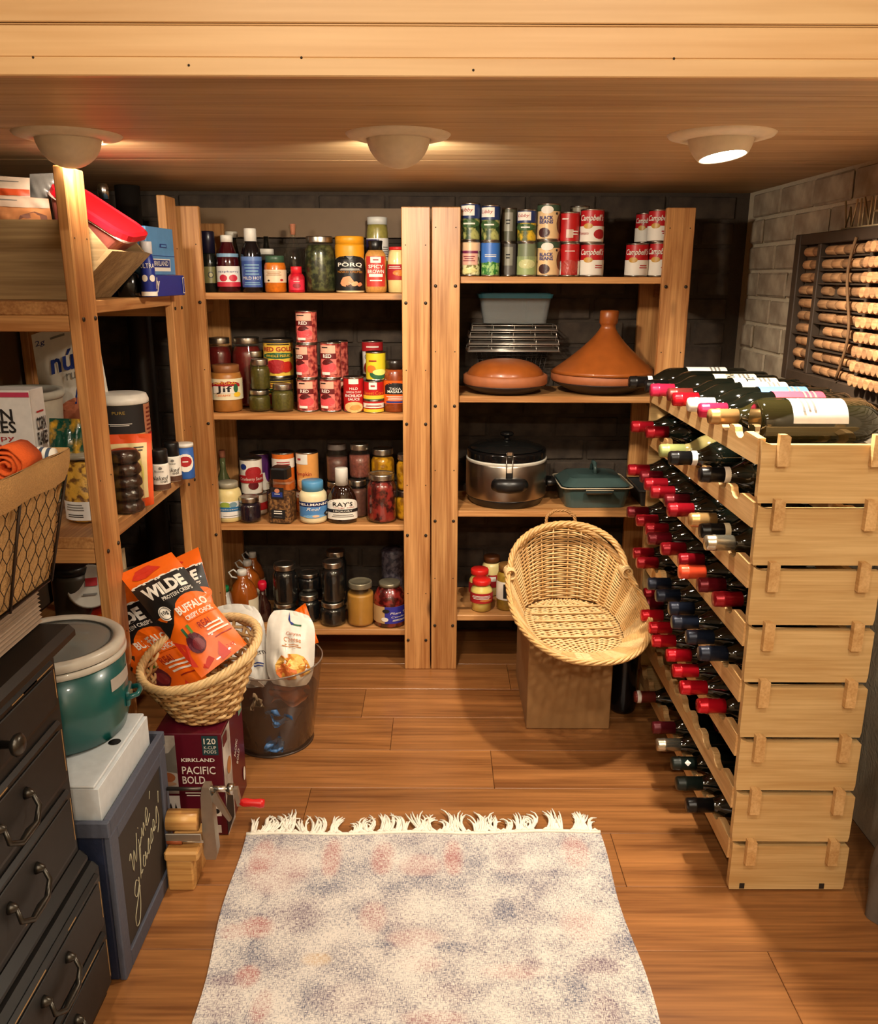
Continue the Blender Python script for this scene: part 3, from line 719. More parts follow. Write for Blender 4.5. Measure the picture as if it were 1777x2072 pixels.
# ================================================================== left back unit, second shelf
z = ZL[1]; Yf = FRONT+.055; Yb = FRONT+.155
TOM = sauce(96, 14, 10)
mason('quart jar of red tomato sauce nearest the corner post', 421, 470, 681, z, Yb, TOM, .95)
mason('quart jar of red tomato sauce next to the yellow tomato tin', 471, 531, 680, z, Yb, sauce(104, 16, 12), .95)
PB = C('peanut_butter', (176, 116, 52), .4, coat=.4, scale=40, var=.15)
def jif(p):
    p.q(-1.1, 1.1, 0, 1, col(236, 226, 190), 1); p.e(-.05, .72, .62, .17, INKR, 2); p.q(-.67, .57, .62, .74, INKR, 2); p.x('NATURAL', -.05, .8, .9, .1, INKY, 3)
    p.q(-.55, .35, .32, .66, INKW, 3); p.x('Jif', -.1, .49, .62, .38, INK, 4, bold=.015); p.e(.42, .25, .16, .12, INKY, 4); p.x('CREAMY', -.15, .22, .6, .1, INKO, 4); p.e(.36, .55, .1, .2, INKG, 4).lines(.85, .5, .12, .6, 6, INKGR)
vessel('peanut_butter_jar', 'peanut butter jar with brown lid and cream label', 'jar', 426, 489, 734, z, Yf, [(.84, 0), (.95, .03), (.95, .24), (1, .28), (1, .72), (.95, .78), (.9, .84)], PB, draw=jif, lab=(.27, .72, 1.005),
       cap=capP(.86, .80, 1), capmat=col(140, 88, 48, rough=.45), group='second shelf groceries')
REL = C('green_relish', (72, 66, 14), .35, coat=.4, scale=160, var=.4); REL2 = C('green_relish_pale', (80, 74, 24), .35, coat=.4, scale=160, var=.4)
_, zt, _ = mason('small jar of green relish at the bottom of the stack', 503, 547, 786, z, Yf-.005, REL, .97)
mason('small jar of green relish stacked on another beside the peanut butter', 506, 546, 724, zt, Yf-.003, REL, .97)
_, zt2, _ = mason('jar of green relish standing behind the relish stack', 494, 535, 772, z, Yf+.085, REL2, .97)
mason('topmost back jar of green relish with silver lid', 496, 533, 708, zt2, Yf+.085, REL2, .97)
mason('single jar of green relish in front of the yellow tomato tin', 549, 594, 774, z, Yf-.005, REL2, .97)
YT = col(232, 190, 70)
def redgold(p):
    p.q(-1, 1, .93, 1, INK, 2).x('RED GOLD', 0, .76, 1.35, .13, INKR, 3, bold=.02).e(0, .57, .75, .09, INKG, 2).x('WHOLE PEELED', 0, .57, 1.1, .07, INKY, 4)
    p.e(-.12, .27, .48, .2, INKR, 3).e(.35, .26, .3, .16, col(190, 40, 26), 3, wob=.1).lines(.9, .4, .08, .5, 5, INKGR).lines(0, .89, 1.3, .05, 1, INK)
_, zt = can('yellow tin of peeled tomatoes at the bottom behind the relish', 533, 594, 757, z, Yb-.01, redgold, YT, 'tins on the shelves')
can('large yellow tin of peeled tomatoes with red lettering on top', 532, 593, 682, zt, Yb-.01, redgold, YT)
BEAN = speckle('bean_label', (120, 24, 28), (206, 104, 88), 75, .42, .6, .45); PINKB = col(232, 120, 110)
def beans(p):
    p.q(-.75, .25, .72, .96, col(232, 176, 150), 1).lines(-.4, .9, .5, .08, 1, INK).q(-.8, .3, .55, .72, col(104, 20, 24), 2).x('RED', -.25, .645, .5, .11, INKW, 3, bold=.02)
    p.q(-.7, .3, .1, .55, PINKB, 1).e(-.2, .3, .5, .17, col(222, 80, 84), 2).e(-.25, .48, .32, .09, col(90, 24, 24), 3, wob=.3).q(-.6, -.1, .08, .16, INKW, 3)
zs = {}
for c, u0, u1, vts, Yc in (('first', 600, 643, (762, 693, 627), Yf), ('second', 647, 690, (762, 690), Yf), ('rear', 664, 704, (764, 687), Yf+.095)):
    zz = z
    for i, vt in enumerate(vts):
        lv = ('bottom', 'middle' if len(vts) == 3 else 'upper', 'top')[i]
        _, zz = can(f'red bean tin with printed beans, {lv} one of the {c} stack', u0-(i if c == 'first' else 0)*1.5, u1-(i if c == 'first' else 0)*1.2, vt, zz, Yc, beans, BEAN, 'stacked red bean tins', rz=(.12, -.35, .05)[i] if c != 'second' else (-.1, .05)[i])
REDL = col(184, 24, 26)
def ench(p):
    p.q(-.3, .3, .84, 1, INKW, 2).x('MILD', 0, .7, .5, .07, INKW, 3).x('GREEN CHILE', 0, .59, .95, .06, INKW, 3).x('ENCHILADA', 0, .48, 1.1, .09, INKW, 3, bold=.02).x('SAUCE', 0, .37, .7, .08, INKW, 3, bold=.02).e(0, .12, .62, .17, col(226, 186, 120), 2).e(.1, .12, .35, .09, col(206, 150, 80), 3, wob=.2)
can('red tin of enchilada sauce with white lettering', 694, 736, 759, z, Yf-.005, ench, REDL)
_, zt = can('short red and yellow tin under the corn tin', 735, 776, 806, z, Yf-.012, lambda p: p.q(-.9, .9, .4, .85, INKW, 1).lines(0, .62, 1.3, .2, 2, INKR).q(-.9, .9, 0, .3, INKY, 1), REDL)
_, zt = can('red tin with yellow corn band between short tin and yellow tin', 735, 776, 767, zt, Yf-.012, lambda p: p.q(-.3, .2, .6, 1, INKW, 2).lines(-.05, .8, .3, .2, 1, INKR, 4).x('Sweet Corn', 0, .4, 1.3, .2, INKO, 3).q(-.95, .95, .05, .26, INKY, 2).q(-.95, .95, 0, .05, INKG, 2), REDL)
can('yellow and green fruit tin at the top of the stack', 739, 780, 709, zt, Yf+.0, lambda p: p.e(-.3, .4, .3, .15, INKO, 2).e(.2, .2, .6, .2, INKG, 2).e(.25, .28, .45, .12, col(230, 230, 120), 3).lines(-.2, .72, .5, .1, 1, INKR), col(222, 200, 40))
_, zt = can('red and white tin standing at the back behind the yellow tin', 731, 773, 756, z, Yb+.03, None, col(190, 180, 170))
can('white tin with red top band behind the yellow fruit tin', 732, 774, 687, zt, Yb+.03, lambda p: p.q(-1, 1, .72, 1, INKR).lines(0, .86, .8, .1, 1, INKW).e(-.1, .2, .5, .25, INKR, 2).x('CH', -.3, .55, .4, .16, INK, 3), PAPER['white'])
def tikka(p):
    p.q(-1, 1, 0, 1, col(226, 96, 26)).q(-.6, .6, .42, .78, INK, 2).e(0, .78, .55, .13, INK, 2).x('TIKKA', 0, .66, .6, .1, INKW, 4).x('MASALA', 0, .54, .8, .12, INKW, 4, bold=.02).lines(.1, .25, 1.2, .2, 3, INKW).q(-.5, .7, .04, .12, INKB, 2)
vessel('sauce_jar', 'orange-brown sauce jar with dark lid and orange label', 'jar', 775, 822, 726, z, Yf, [(.88, 0), (1, .03), (1, .68), (.9, .78), (.76, .84)], sauce(140, 60, 20), draw=tikka, lab=(.17, .62, 1.005), cap=capP(.8, .83, 1), capmat=col(40, 30, 24, rough=.3), group='second shelf groceries')

# ================================================================== left back unit, third shelf
z = ZL[2]; Yf = FRONT+.05; Yb = FRONT+.15
vessel('bottle', 'pale green bottle with cork behind the apple sauce', 'bottle', 437, 468, 908, z, Yb+.03, [(.9, 0), (1, .02), (1, .45), (.5, .62), (.36, .7), (.36, .9)], col(90, 96, 60, rough=.1, coat=.5), cap=capP(.42, .88, 1), capmat=CORK, group='third shelf groceries')
def apple(p):
    p.q(-1, 1, 0, 1, PAPER['white']).e(-.2, .78, .26, .2, col(150, 170, 70), 2).e(.2, .8, .2, .16, col(120, 150, 160), 2).q(-.75, .85, .4, .66, col(40, 110, 160), 3).x('applesauce', 0, .52, 1.1, .12, INKW, 4).lines(.1, .12, 1.0, .06, 1, INKGR)
vessel('sauce_jar', 'pale apple sauce jar with blue banded label', 'jar', 437, 489, 968, z, Yf, [(.86, 0), (1, .03), (.98, .12), (.98, .55), (1, .66), (.9, .8), (.7, .86)], CREAM, draw=apple, lab=(.13, .55, .99), cap=capP(.78, .86, 1), capmat=col(160, 152, 130, rough=.3), group='third shelf groceries')
GRAPE = C('grape_jelly', (26, 14, 30), .2, coat=.5, var=.2)
mason('small jar of dark purple jelly with silver lid', 482, 528, 998, z, Yf-.012, GRAPE, .97)
_, zt = can('low tin under the cranberry tin', 497, 541, 990, z, Yb-.02, lambda p: p.q(-1, 1, .2, .6, INKR), col(214, 200, 180))
def cran(p):
    p.e(-.45, .82, .2, .09, INKB, 2).e(.15, .66, .5, .17, INKR, 2, wob=.1).q(-.9, .85, .33, .56, INKR, 3).x('Cranberry Sauce', 0, .44, 1.4, .12, INKW, 4).e(.1, .25, .3, .12, col(104, 16, 26), 2)
can('white cranberry sauce tin with red ribbon label', 486, 531, 921, zt, Yb-.03, cran, col(232, 226, 214))
_, zt = can('purple and white tin half hidden behind the cranberry tin', 505, 545, 985, z, Yb+.06, None, col(110, 70, 110))
can('purple tin at the back with pale top', 506, 546, 911, zt, Yb+.06, lambda p: p.q(-1, 1, 0, .5, INKW).e(.6, .5, .3, .3, col(90, 40, 110), 2), col(84, 40, 100))
ORT = col(222, 110, 34)
for nm, u0, u1, vt, dr, bs in (('orange and white pumpkin tin at the back of the third shelf', 551, 596, 909, lambda p: p.q(-1, 1, .62, .88, INKW).lines(0, .76, 1, .12, 2, INKR), ORT),
                          ('peach coloured pumpkin tin with swirled lettering', 600, 645, 908, lambda p: p.q(-1, .0, .72, 1, INKW).lines(-.5, .86, .3, .12, 1, INKR).x('Pumpkin', -.3, .45, 1.0, .14, INKR, 3).e(-.2, .2, .5, .16, col(240, 190, 130), 2), col(232, 160, 84))):
    _, zt = can('lower '+nm.split(' tin')[0]+' tin below its twin', u0, u1, 985, z, Yb+.01, dr, bs)
    can(nm, u0, u1, vt, zt, Yb+.01, dr, bs)
# square spice jar
x, r, h = fit(542, 598, 938, z, Yf-.01)
t = thing('spice_jar', 'square clear jar of brown spice with black lid', 'jar', (x, Yf-.01, z), math.radians(-10), 'third shelf groceries')
def sq(z0, z1, w0, w1, m, mb, ch=.006):
    V = []; 
    for zz, ww in ((z0, w0), (z1, w1)):
        c = ww*.25
        for a, b in ((ww-c, -ww), (ww, -ww+c), (ww, ww-c), (ww-c, ww), (-ww+c, ww), (-ww, ww-c), (-ww, -ww+c), (-ww+c, -ww)): V.append((a, b, zz))
    mb.add(V, [list(range(8))[::-1], list(range(8, 16))]+[(i, (i+1) % 8, 8+(i+1) % 8, 8+i) for i in range(8)], m)
w = r*.86
mb = MB(); sq(0, h*.72, w, w, GLASS, mb); sq(h*.72, h*.80, w, w*.75, GLASS, mb); mb.build('glass', t)
SPICE = speckle('brown_spice', (70, 40, 20), (150, 104, 60), 130, .42, .58, .6, bump=.5)
mb = MB(); sq(.003, h*.52, w*.95, w*.95, SPICE, mb); mb.build('contents', t)
mb = MB(); sq(h*.80, h*.97, w*.74, w*.74, BLACKP, mb); sq(h*.97, h, w*.74, w*.66, BLACKP, mb); mb.build('lid', t)
mb = MB(); p = flat_print(mb, w*1.5, h*.1, h*.68, -w); p.q(-.8, .8, 0, .28, INK, 1).lines(0, .2, 1.1, .14, 2, INKW).lines(0, .06, 1.2, .04, 1, INKGR).q(-.75, .75, .62, .98, INK, 1).q(-.6, .6, .68, .84, INKB, 2).e(0, .88, .3, .07, col(200, 130, 100), 3).lines(0, .78, .9, .05, 1, INKW); mb.build('label', t)
def hell(p):
    p.q(-.75, .85, .05, .95, col(78, 132, 190), 1).e(0, .1, .5, .1, col(120, 170, 210), 2).q(-.8, .9, .68, .95, col(24, 36, 90), 2).x("HELLMANN'S", .05, .82, 1.5, .15, INKW, 4, bold=.02).x('Real', 0, .55, .6, .18, INKW, 4, shear=.3)
    p.e(.75, .22, .25, .15, INK, 3).lines(.75, .22, .3, .12, 2, INKW, 4).e(.1, .12, .16, .07, col(236, 190, 150), 3)
MAYO = C('mayonnaise', (236, 220, 176), .35, coat=.5)
vessel('mayonnaise_jar', 'round mayonnaise jar with light blue lid and blue label', 'jar', 605, 662, 965, z, Yf-.008, [(.8, 0), (.94, .02), (.98, .08), (.98, .55), (1, .62), (.95, .7), (.78, .77)], MAYO, draw=hell, lab=(.15, .56, .99), cap=capP(.76, .77, 1), capmat=col(84, 150, 196, rough=.4), group='third shelf groceries')
def rays(p):
    p.q(-.85, .85, 0, .62, INKW, 1).e(0, .62, .85, .36, INKW, 1, n=24).x("RAY'S", 0, .72, .85, .2, INK, 4, bold=.01).x('no sugar added', .05, .56, .9, .07, INKR, 4).q(-.85, .85, .33, .48, INK, 3).x('HICKORY', 0, .405, .8, .08, INKW, 5).lines(0, .18, 1.0, .16, 2, INKGR)
vessel('sauce_bottle', 'dark barbecue sauce bottle with white cap and arched label', 'bottle', 662, 722, 940, z, Yf-.012, [(.84, 0), (.98, .02), (1, .1), (1, .36), (.9, .5), (.62, .64), (.44, .7)], col(34, 16, 10, rough=.08, coat=.6), draw=rays, lab=(.08, .48, 1.0),
       cap=[(.43, .69), (.43, .985), (.4, 1), (0, 1)], capmat=WHITEP, sy=.72, group='third shelf groceries', lab2=(.71, .9, .44), draw2=lambda p: p.x("RAY'S", 0, .45, 1.0, .3, INK, 3).lines(0, .8, .8, .12, 1, INKGR))
APPB = C('spiced_filling', (96, 58, 50), .4, coat=.3, scale=120, var=.3)
_, zt, _ = mason('lower jar of brown filling behind the barbecue sauce', 660, 704, 968, z, Yb, APPB, .9)
mason('upper jar of brown filling at the back, above the barbecue bottle', 660, 704, 893, zt, Yb, APPB, .75, lid=col(90, 80, 74))
_, zt, _ = mason('lower jar of pinkish filling beside the barbecue sauce', 703, 744, 965, z, Yf+.05, APPB, .9)
mason('upper jar of pinkish ground filling with silver lid', 706, 749, 893, zt, Yb-.02, C('pink_filling', (124, 66, 56), .4, coat=.3, scale=150, var=.4), .8)
PEACH = speckle('yellow_peach', (150, 96, 8), (222, 160, 20), 45, .4, .55, .3, coat=.5)
_, zt, _ = mason('lower jar behind the jar of red plums', 752, 800, 985, z, Yb, PEACH, .95)
mason('upper jar of yellow peaches above the red plums', 750, 799, 902, zt, Yb, PEACH, .93)
PLUM = speckle('red_plums', (60, 10, 10), (140, 40, 34), 38, .42, .55, .25, coat=.5)
mason('quart jar of dark red plums in front of the peaches', 742, 803, 950, z, Yf, PLUM, .97)
_, zt, _ = mason('lower jar of yellow peach slices at the post', 801, 846, 985, z, Yf+.02, PEACH, .97)
mason('upper jar of yellow peach slices at the post', 802, 846, 913, zt, Yf+.02, PEACH, .97)

# ================================================================== left back unit, bottom shelf
z = ZL[3]; Yf = FRONT+.055; Yb = FRONT+.15
VIN = C('cider_vinegar', (150, 76, 22), .12, coat=.6, var=.1)
JUG = [(.86, 0), (1, .02), (1, .5), (.95, .6), (.7, .74), (.36, .84), (.36, .9)]
for lab, u0, u1, vt, Y in (('jug of amber vinegar with white cap and clear neck handle', 465, 522, 1143, Yf-.0), ('second amber jug with white cap just behind the first', 478, 530, 1125, Yf+.1), ('rearmost amber jug with white cap', 492, 536, 1110, Yf+.172)):
    t, zt, r = vessel('vinegar_jug', lab, 'jug', u0, u1, vt, z, Y, JUG, VIN, cap=[(.34, .89), (.34, .985), (.3, 1), (0, 1)], capmat=WHITEP, group='amber jugs on the bottom shelf', draw=lambda p: p.q(.2, 1, 0, 1, PAPER['cream']), lab=(.1, .5, 1.005))
    hh = zt-z
    MB().tube([(-.30*r, 0, hh*.84), (-.75*r, 0, hh*.86), (-.95*r, 0, hh*.95), (-.6*r, 0, hh*1.0), (-.2*r, 0, hh*.9)], .003, C('clear_handle', (200, 196, 186), .3), n=6).build('handle', t)
vessel('bottle', 'slim dark glass bottle topped with a red plastic rose', 'bottle', 518, 549, 1190, z, Yf+.02, [(.9, 0), (1, .02), (1, .5), (.5, .75), (.4, .85), (.4, 1), (0, 1)], col(46, 22, 18, rough=.08, coat=.5), cap=[(.2, .98), (.55, 1.1), (.6, 1.25), (.45, 1.34), (.3, 1.3), (0, 1.3)], capmat=col(196, 16, 44), capname='rose_stopper', group='bottom shelf groceries')
BLK = C('black_preserve', (14, 14, 16), .2, coat=.6, var=.2)
_, zt, _ = mason('lower dark jar of the large pair behind the bag', 553, 603, 1208, z, Yf+.02, BLK, .97)
mason('large dark jar with silver lid stacked beside the rose bottle', 553, 603, 1131, zt, Yf+.02, BLK, .97)
_, zt, _ = mason('lower short dark jar of the middle pair', 604, 648, 1192, z, Yf+.02, BLK, .97)
mason('upper short dark jar of the middle pair', 602, 650, 1149, zt, Yf+.055, BLK, .97)
_, zt, _ = mason('wide dark jar at the shelf edge beside the tan jar', 648, 701, 1205, z, Yf-.005, BLK, .97)
mason('tall dark jar stacked on the wide one beside the tan jar', 651, 698, 1127, zt, Yf-.002, BLK, .97)
_, zt, _ = mason('dark jar at the back of the bottom shelf', 655, 704, 1190, z, Yb, BLK, .97)
mason('rearmost dark jar with bright lid edge, highest on the bottom shelf', 658, 703, 1106, zt, Yb, BLK, .97)
mason('tall jar of tan broth with glass lid', 703, 758, 1166, z, Yf-.005, C('tan_broth', (184, 132, 56), .4, coat=.4, scale=30), .84, lid=C('grey_lid', (140, 132, 110), .3, .5))
def blu(p): p.q(-1, 1, 0, 1, col(196, 160, 110), 1).q(-.2, 1, 0, 1, col(50, 50, 150), 2).x('Plum Tart', .45, .62, .9, .14, INKW, 4, shear=.3).x('Confiture', .45, .4, .8, .1, INKW, 4, shear=.3).e(-.15, .75, .14, .12, INK, 3).e(-.2, .25, .14, .13, INKW, 3).lines(.45, .2, .8, .12, 2, INKW, 4)
vessel('preserve_jar', 'big dark red fruit jar with blue and tan label', 'jar', 757, 822, 1165, z, Yf, [(.86, 0), (1, .03), (1, .62), (.95, .7), (.75, .84), (.62, .88), (.62, .92)], PLUM, draw=blu, lab=(.12, .52, 1.005), cap=capP(.66, .91, 1), capmat=C('grey_lid', (140, 132, 110), .3, .5), group='bottom shelf groceries')
vessel('jar', 'dim patterned canister in the dark back corner of the bottom shelf', 'canister', 773, 818, 1103, z, Yb+.04, [(.95, 0), (1, .02), (1, .96), (.9, 1), (0, 1)], speckle('dim_canister', (50, 44, 56), (96, 88, 96), 60), group='bottom shelf groceries')
vessel('milk_jug', 'pale plastic jug with green cap at the shelf corner', 'jug', 432, 480, 1178, z, Yf-.008, [(.9, 0), (1, .02), (1, .55), (.85, .66), (.45, .82), (.36, .88)], C('milky_plastic', (190, 188, 180), .35, coat=.3), cap=capP(.42, .87, 1), capmat=col(30, 130, 76), group='bottom shelf groceries')

# ================================================================== right back unit, top shelf: two-high tins
z = ZR[0]; Yf = FRONT+.045
GB1 = speckle('green_bean_label', (34, 60, 30), (170, 170, 100), 45, .45, .6, .4)
NAVY = col(30, 48, 96)
def gbean(p): p.q(-1, 1, .6, 1, NAVY, 1).q(-.75, .25, .68, .97, INKW, 2).x('Libby', -.25, .83, .8, .14, INKR, 4, shear=.3).e(-.1, .45, .75, .12, col(60, 90, 50), 3).lines(-.1, .45, .8, .1, 1, INKW, 4)
def mixveg(p): p.q(-1, 1, .74, 1, col(226, 190, 150), 1).q(-.7, .5, .3, .76, col(222, 170, 150), 2).q(-.7, .5, .66, .74, col(110, 30, 70), 3).lines(-.1, .5, .8, .2, 3, col(130, 40, 60), 4).e(-.1, .14, .6, .1, col(222, 214, 150), 3, wob=.3)
def bluecan(p): p.q(-1, 1, .38, 1, col(54, 108, 190), 1).lines(0, .6, .8, .1, 2, INKW).e(0, .2, .7, .22, speckle('cut_beans', (40, 110, 40), (150, 190, 110), 120), 2)
def greycan(p): p.q(-.6, .3, .3, .9, col(150, 146, 130)).lines(-.1, .6, .4, .2, 2, INK)
def peagrn(p): p.q(-1, 1, .0, .6, col(150, 166, 110)).q(-.5, .6, .5, 1, col(110, 120, 90), 1).e(0, .35, .6, .15, col(196, 196, 140), 2)
def blackb(p):
    p.q(-1, 1, .82, 1, col(60, 80, 60), 1).e(-.1, .86, .35, .12, INKW, 2).x('BLACK', -.15, .62, .75, .11, INKB, 3, bold=.02).x('BEANS', -.15, .5, .75, .11, INKB, 3, bold=.02).e(-.25, .18, .33, .15, col(60, 24, 26), 2)
    p.e(.75, .45, .3, .3, col(110, 66, 40), 2).e(-.85, .6, .06, .04, INK, 2).e(-.8, .4, .06, .04, INK, 2).e(.45, .75, .06, .04, INK, 2)
def redc(p): p.lines(-.3, .8, .6, .1, 1, INKW).q(-.2, .25, .12, .42, col(206, 180, 160), 2).lines(.4, .3, .5, .2, 2, INKW)
def redc2(p): p.lines(0, .78, .8, .06, 1, INKW).q(-1, -.6, .0, .45, INKW, 1).q(.6, 1, 0, .45, INKW, 1).e(0, .25, .6, .25, col(176, 60, 50), 2)
def soup(txt, tom):
    def f(p):
        p.q(-1, 1, 0, .5, INKW, 1).x(txt, .0, .74, 1.3, .26, INKW, 4, shear=.35, bold=.015).e(-.2, .5, .25, .09, col(196, 150, 60), 3)
        if tom: p.e(.45, .24, .35, .16, INKR, 3).x('Tomato', -.45, .27, .6, .1, INKR, 4)
        else: p.lines(.4, .28, .6, .14, 2, INKR)
    return f
SOUPR = col(186, 24, 32)
cols = ((931, 970, 'first', (('green bean tin with navy top', 410, gbean, GB1), ('mixed vegetable tin with peach label', 487, mixveg, speckle('veg_label', (120, 110, 50), (226, 220, 170), 80)))),
        (972, 1010, 'second', (('green bean tin with navy top', 414, gbean, GB1), ('bright blue bean tin', 488, bluecan, col(110, 150, 90)))),
        (1013, 1044, 'third', (('dim grey-green tin', 420, greycan, col(86, 84, 66)), ('dim grey tin', 490, greycan, col(96, 90, 84)))),
        (1045, 1084, 'fourth', (('corn and bean tin with navy top', 423, gbean, speckle('corn_label', (70, 84, 34), (214, 176, 40), 45, .45, .6)), ('pale green pea tin', 490, peagrn, col(120, 130, 90)))),
        (1085, 1132, 'fifth', (('beige black-bean tin', 411, blackb, col(226, 190, 140)), ('beige black-bean tin', 486, blackb, col(226, 190, 140)))),
        (1131, 1171, 'sixth', (('plain red tin with nutrition panel', 428, redc, REDL), ('red tin with white sides', 491, redc2, REDL))),
        (1172, 1220, 'seventh', (('red and white tomato soup tin', 422, soup("Campbell's", True), SOUPR), ('red and white bean soup tin', 492, soup("Campbell's", False), SOUPR))),
        (1264, 1310, 'eighth', (None, ('red and white soup tin standing alone', 492, soup("Campbell's", False), SOUPR))),
        (1309, 1356, 'ninth', (('soup tin half hidden by the post', 423, soup("Campbell's", False), SOUPR), ('soup tin half hidden by the post', 490, soup("Campbell's", False), SOUPR))))
for u0, u1, nth, pair in cols:
    zz = z; Y = Yf+(.07 if nth == 'third' else .02 if nth in ('eighth', 'ninth') else 0)
    low = pair[1]; _, zz = can(f'{low[0]}, lower of the {nth} column of tins', u0, u1, low[1], zz, Y, low[2], low[3], 'tins stacked on the top right shelf')
    if pair[0]: up = pair[0]; can(f'{up[0]}, upper of the {nth} column of tins', u0, u1, up[1], zz, Y, up[2], up[3], 'tins stacked on the top right shelf')
_, zz = can('tin hidden behind the sixth column, bottom of its stack', 1150, 1190, 492, z, Yf+.10, None, REDL)
can('pale tin with bright rim rising behind the sixth column', 1150, 1190, 416, zz, Yf+.10, None, col(150, 140, 120))
_, zz = can('tin at the back between the lone soup tin and post, lower', 1284, 1322, 492, z, Yf+.12, soup("Campbell's", False), SOUPR)
can('pale soup tin at the back above the lone soup tin', 1284, 1322, 430, zz, Yf+.12, soup("Campbell's", False), SOUPR)
# ================================================================== right back unit: cookware
TERRA = C('terracotta_glaze', (152, 80, 30), .35, coat=.25, scale=30, var=.12)
TERRA2 = C('terracotta_raw', (156, 90, 52), .6, scale=40, var=.12); DARKB = C('dark_base', (40, 24, 18), .5)
z = ZR[1]
def at_shelf(u, v, Y, z): return onY(u, v, Y).x
Yc = FRONT+.108
x = X(1218, 780, Yc); t0 = depth((x, Yc, z)); R = 103*t0/FPX; H = onY(1236, 628, Yc).z-z
t = thing('tagine', 'terracotta tagine with tall conical lid at the shelf end', 'tagine', (x, Yc, z))
MB().lathe([(R*.55, 0), (R*.62, .004), (R*.95, .030), (R*.98, .034), (R*.96, .036)], DARKB, n=48).build('base', t)
MB().lathe([(R*.97, .034), (R*1.0, .038), (R*1.0, .058), (R*.96, .062), (R*.86, .060), (R*.8, .05)], TERRA2, n=48, cap=False).build('dish_rim', t)
cx = X(1236, 628, Yc)-x; pr = []
for i in range(15):
    a = i/14; pr.append((R*(.90*(1-a)**1.35+.135), .060+(H-.045-.060)*a))
pr = [(R*.94, .058), (R*.945, .066)]+pr+[(R*.155, H-.04), (R*.175, H-.036), (R*.18, H-.004), (R*.16, H), (R*.1, H), (R*.09, H-.01), (0, H-.012)]
M = Matrix.Identity(4); M[0][2] = (cx*.8)/H
MB().lathe(pr, TERRA, n=48, M=M).build('lid', t)
Yc = FRONT+.092; x = X(1022, 780, Yc); R = 84*t0/FPX
t = thing('clay_dish', 'low domed terracotta dish beside the tagine', 'dish', (x, Yc, z))
MB().lathe([(R*.6, 0), (R*.7, .004), (R*.96, .022), (R*.98, .026), (R*.96, .028)], DARKB, n=48).build('base', t)
MB().lathe([(R*.97, .026), (R, .03), (R*1.0, .052), (R*.95, .056), (R*.88, .054), (R*.84, .045)], TERRA2, n=48, cap=False).build('dish_rim', t)
pr = [(R*.90, .050)]+[(R*.9*math.cos(a*PI/2*.94), .052+.048*math.sin(a*PI/2)) for a in [i/10 for i in range(11)]]+[(0, .1005)]
MB().lathe(pr, TERRA, n=48).build('lid', t)
# wire basket, oven racks and plastic box, stacked behind the clay dish
WIRE = C('chrome_wire', (226, 222, 212), .35, .85); DWIRE = C('dark_wire', (52, 46, 42), .45, .6)
Yw = FRONT+.243; xw = X(1035, 700, Yw); 
zb = z; t = thing('wire_basket', 'dark wire mesh basket standing behind the clay dish', 'basket', (xw, Yw+.0, z))
hb = onY(1035, 712, Yw-.04).z-z; mb = MB(); bw, bd = .112, .028
for i in range(15):
    xx = -bw+2*bw*i/14
    for yy in (-bd, bd): mb.tube([(xx*.8, yy*.9, .001), (xx, yy, hb)], .0011, DWIRE, n=5)
for j in range(9):
    zz = hb*j/8; k = .8+.2*j/8
    mb.tube([(-bw*k, -bd*k, zz+.001), (bw*k, -bd*k, zz+.001), (bw*k, bd*k, zz+.001), (-bw*k, bd*k, zz+.001)], .0013, DWIRE, n=5, closed=True)
mb.build('wire_mesh', t)
zr = z+hb+.002
RZ = (onY(1035, 656, Yw-.07).z-zr)/4
for i, (dx, dz, ww, rot) in enumerate(((0, 0, .142, .03), (.004, RZ, .14, -.05), (-.002, RZ*2, .136, .02), (.003, RZ*3, .132, -.02))):
    t = thing('oven_rack', ('lowest', 'second', 'third', 'topmost')[i]+' of four stacked chrome wire racks on the mesh basket', 'rack', (xw+dx, Yw-.02, zr+dz), rot, 'stacked chrome racks')
    mb = MB(); d = .055; mb.tube([(-ww, -d, .002), (ww, -d, .002), (ww, d, .002), (-ww, d, .002)], .0019, WIRE, n=6, closed=True); mb.tube([(-ww*.97, -d, RZ-.004), (ww*.97, -d, RZ-.004), (ww*.97, d, RZ-.004), (-ww*.97, d, RZ-.004)], .0014, WIRE, n=6, closed=True)
    for xx in (-ww, -ww*.5, 0, ww*.5, ww):
        for yy in (-d, d): mb.tube([(xx*.98, yy, .002), (xx*.97, yy, RZ-.004)], .0012, WIRE, n=5)
    mb.build('frame', t)
    mb = MB()
    for k in range(13):
        yy = -d+2*d*k/12; mb.tube([(-ww, yy, .0045), (ww, yy, .0045)], .0009, WIRE, n=5)
    mb.build('wires', t)
zc = zr+RZ*4+.001
x0, x1 = X(968, 640, Yw-.03), X(1114, 640, Yw-.03); zt = onY(1040, 593, Yw-.05).z; hb2 = zt-zc
t = thing('storage_box', 'clear plastic box with bright blue lid on the wire racks', 'box', ((x0+x1)/2, Yw-.02, zc), .0)
w = (x1-x0)/2; d = .055
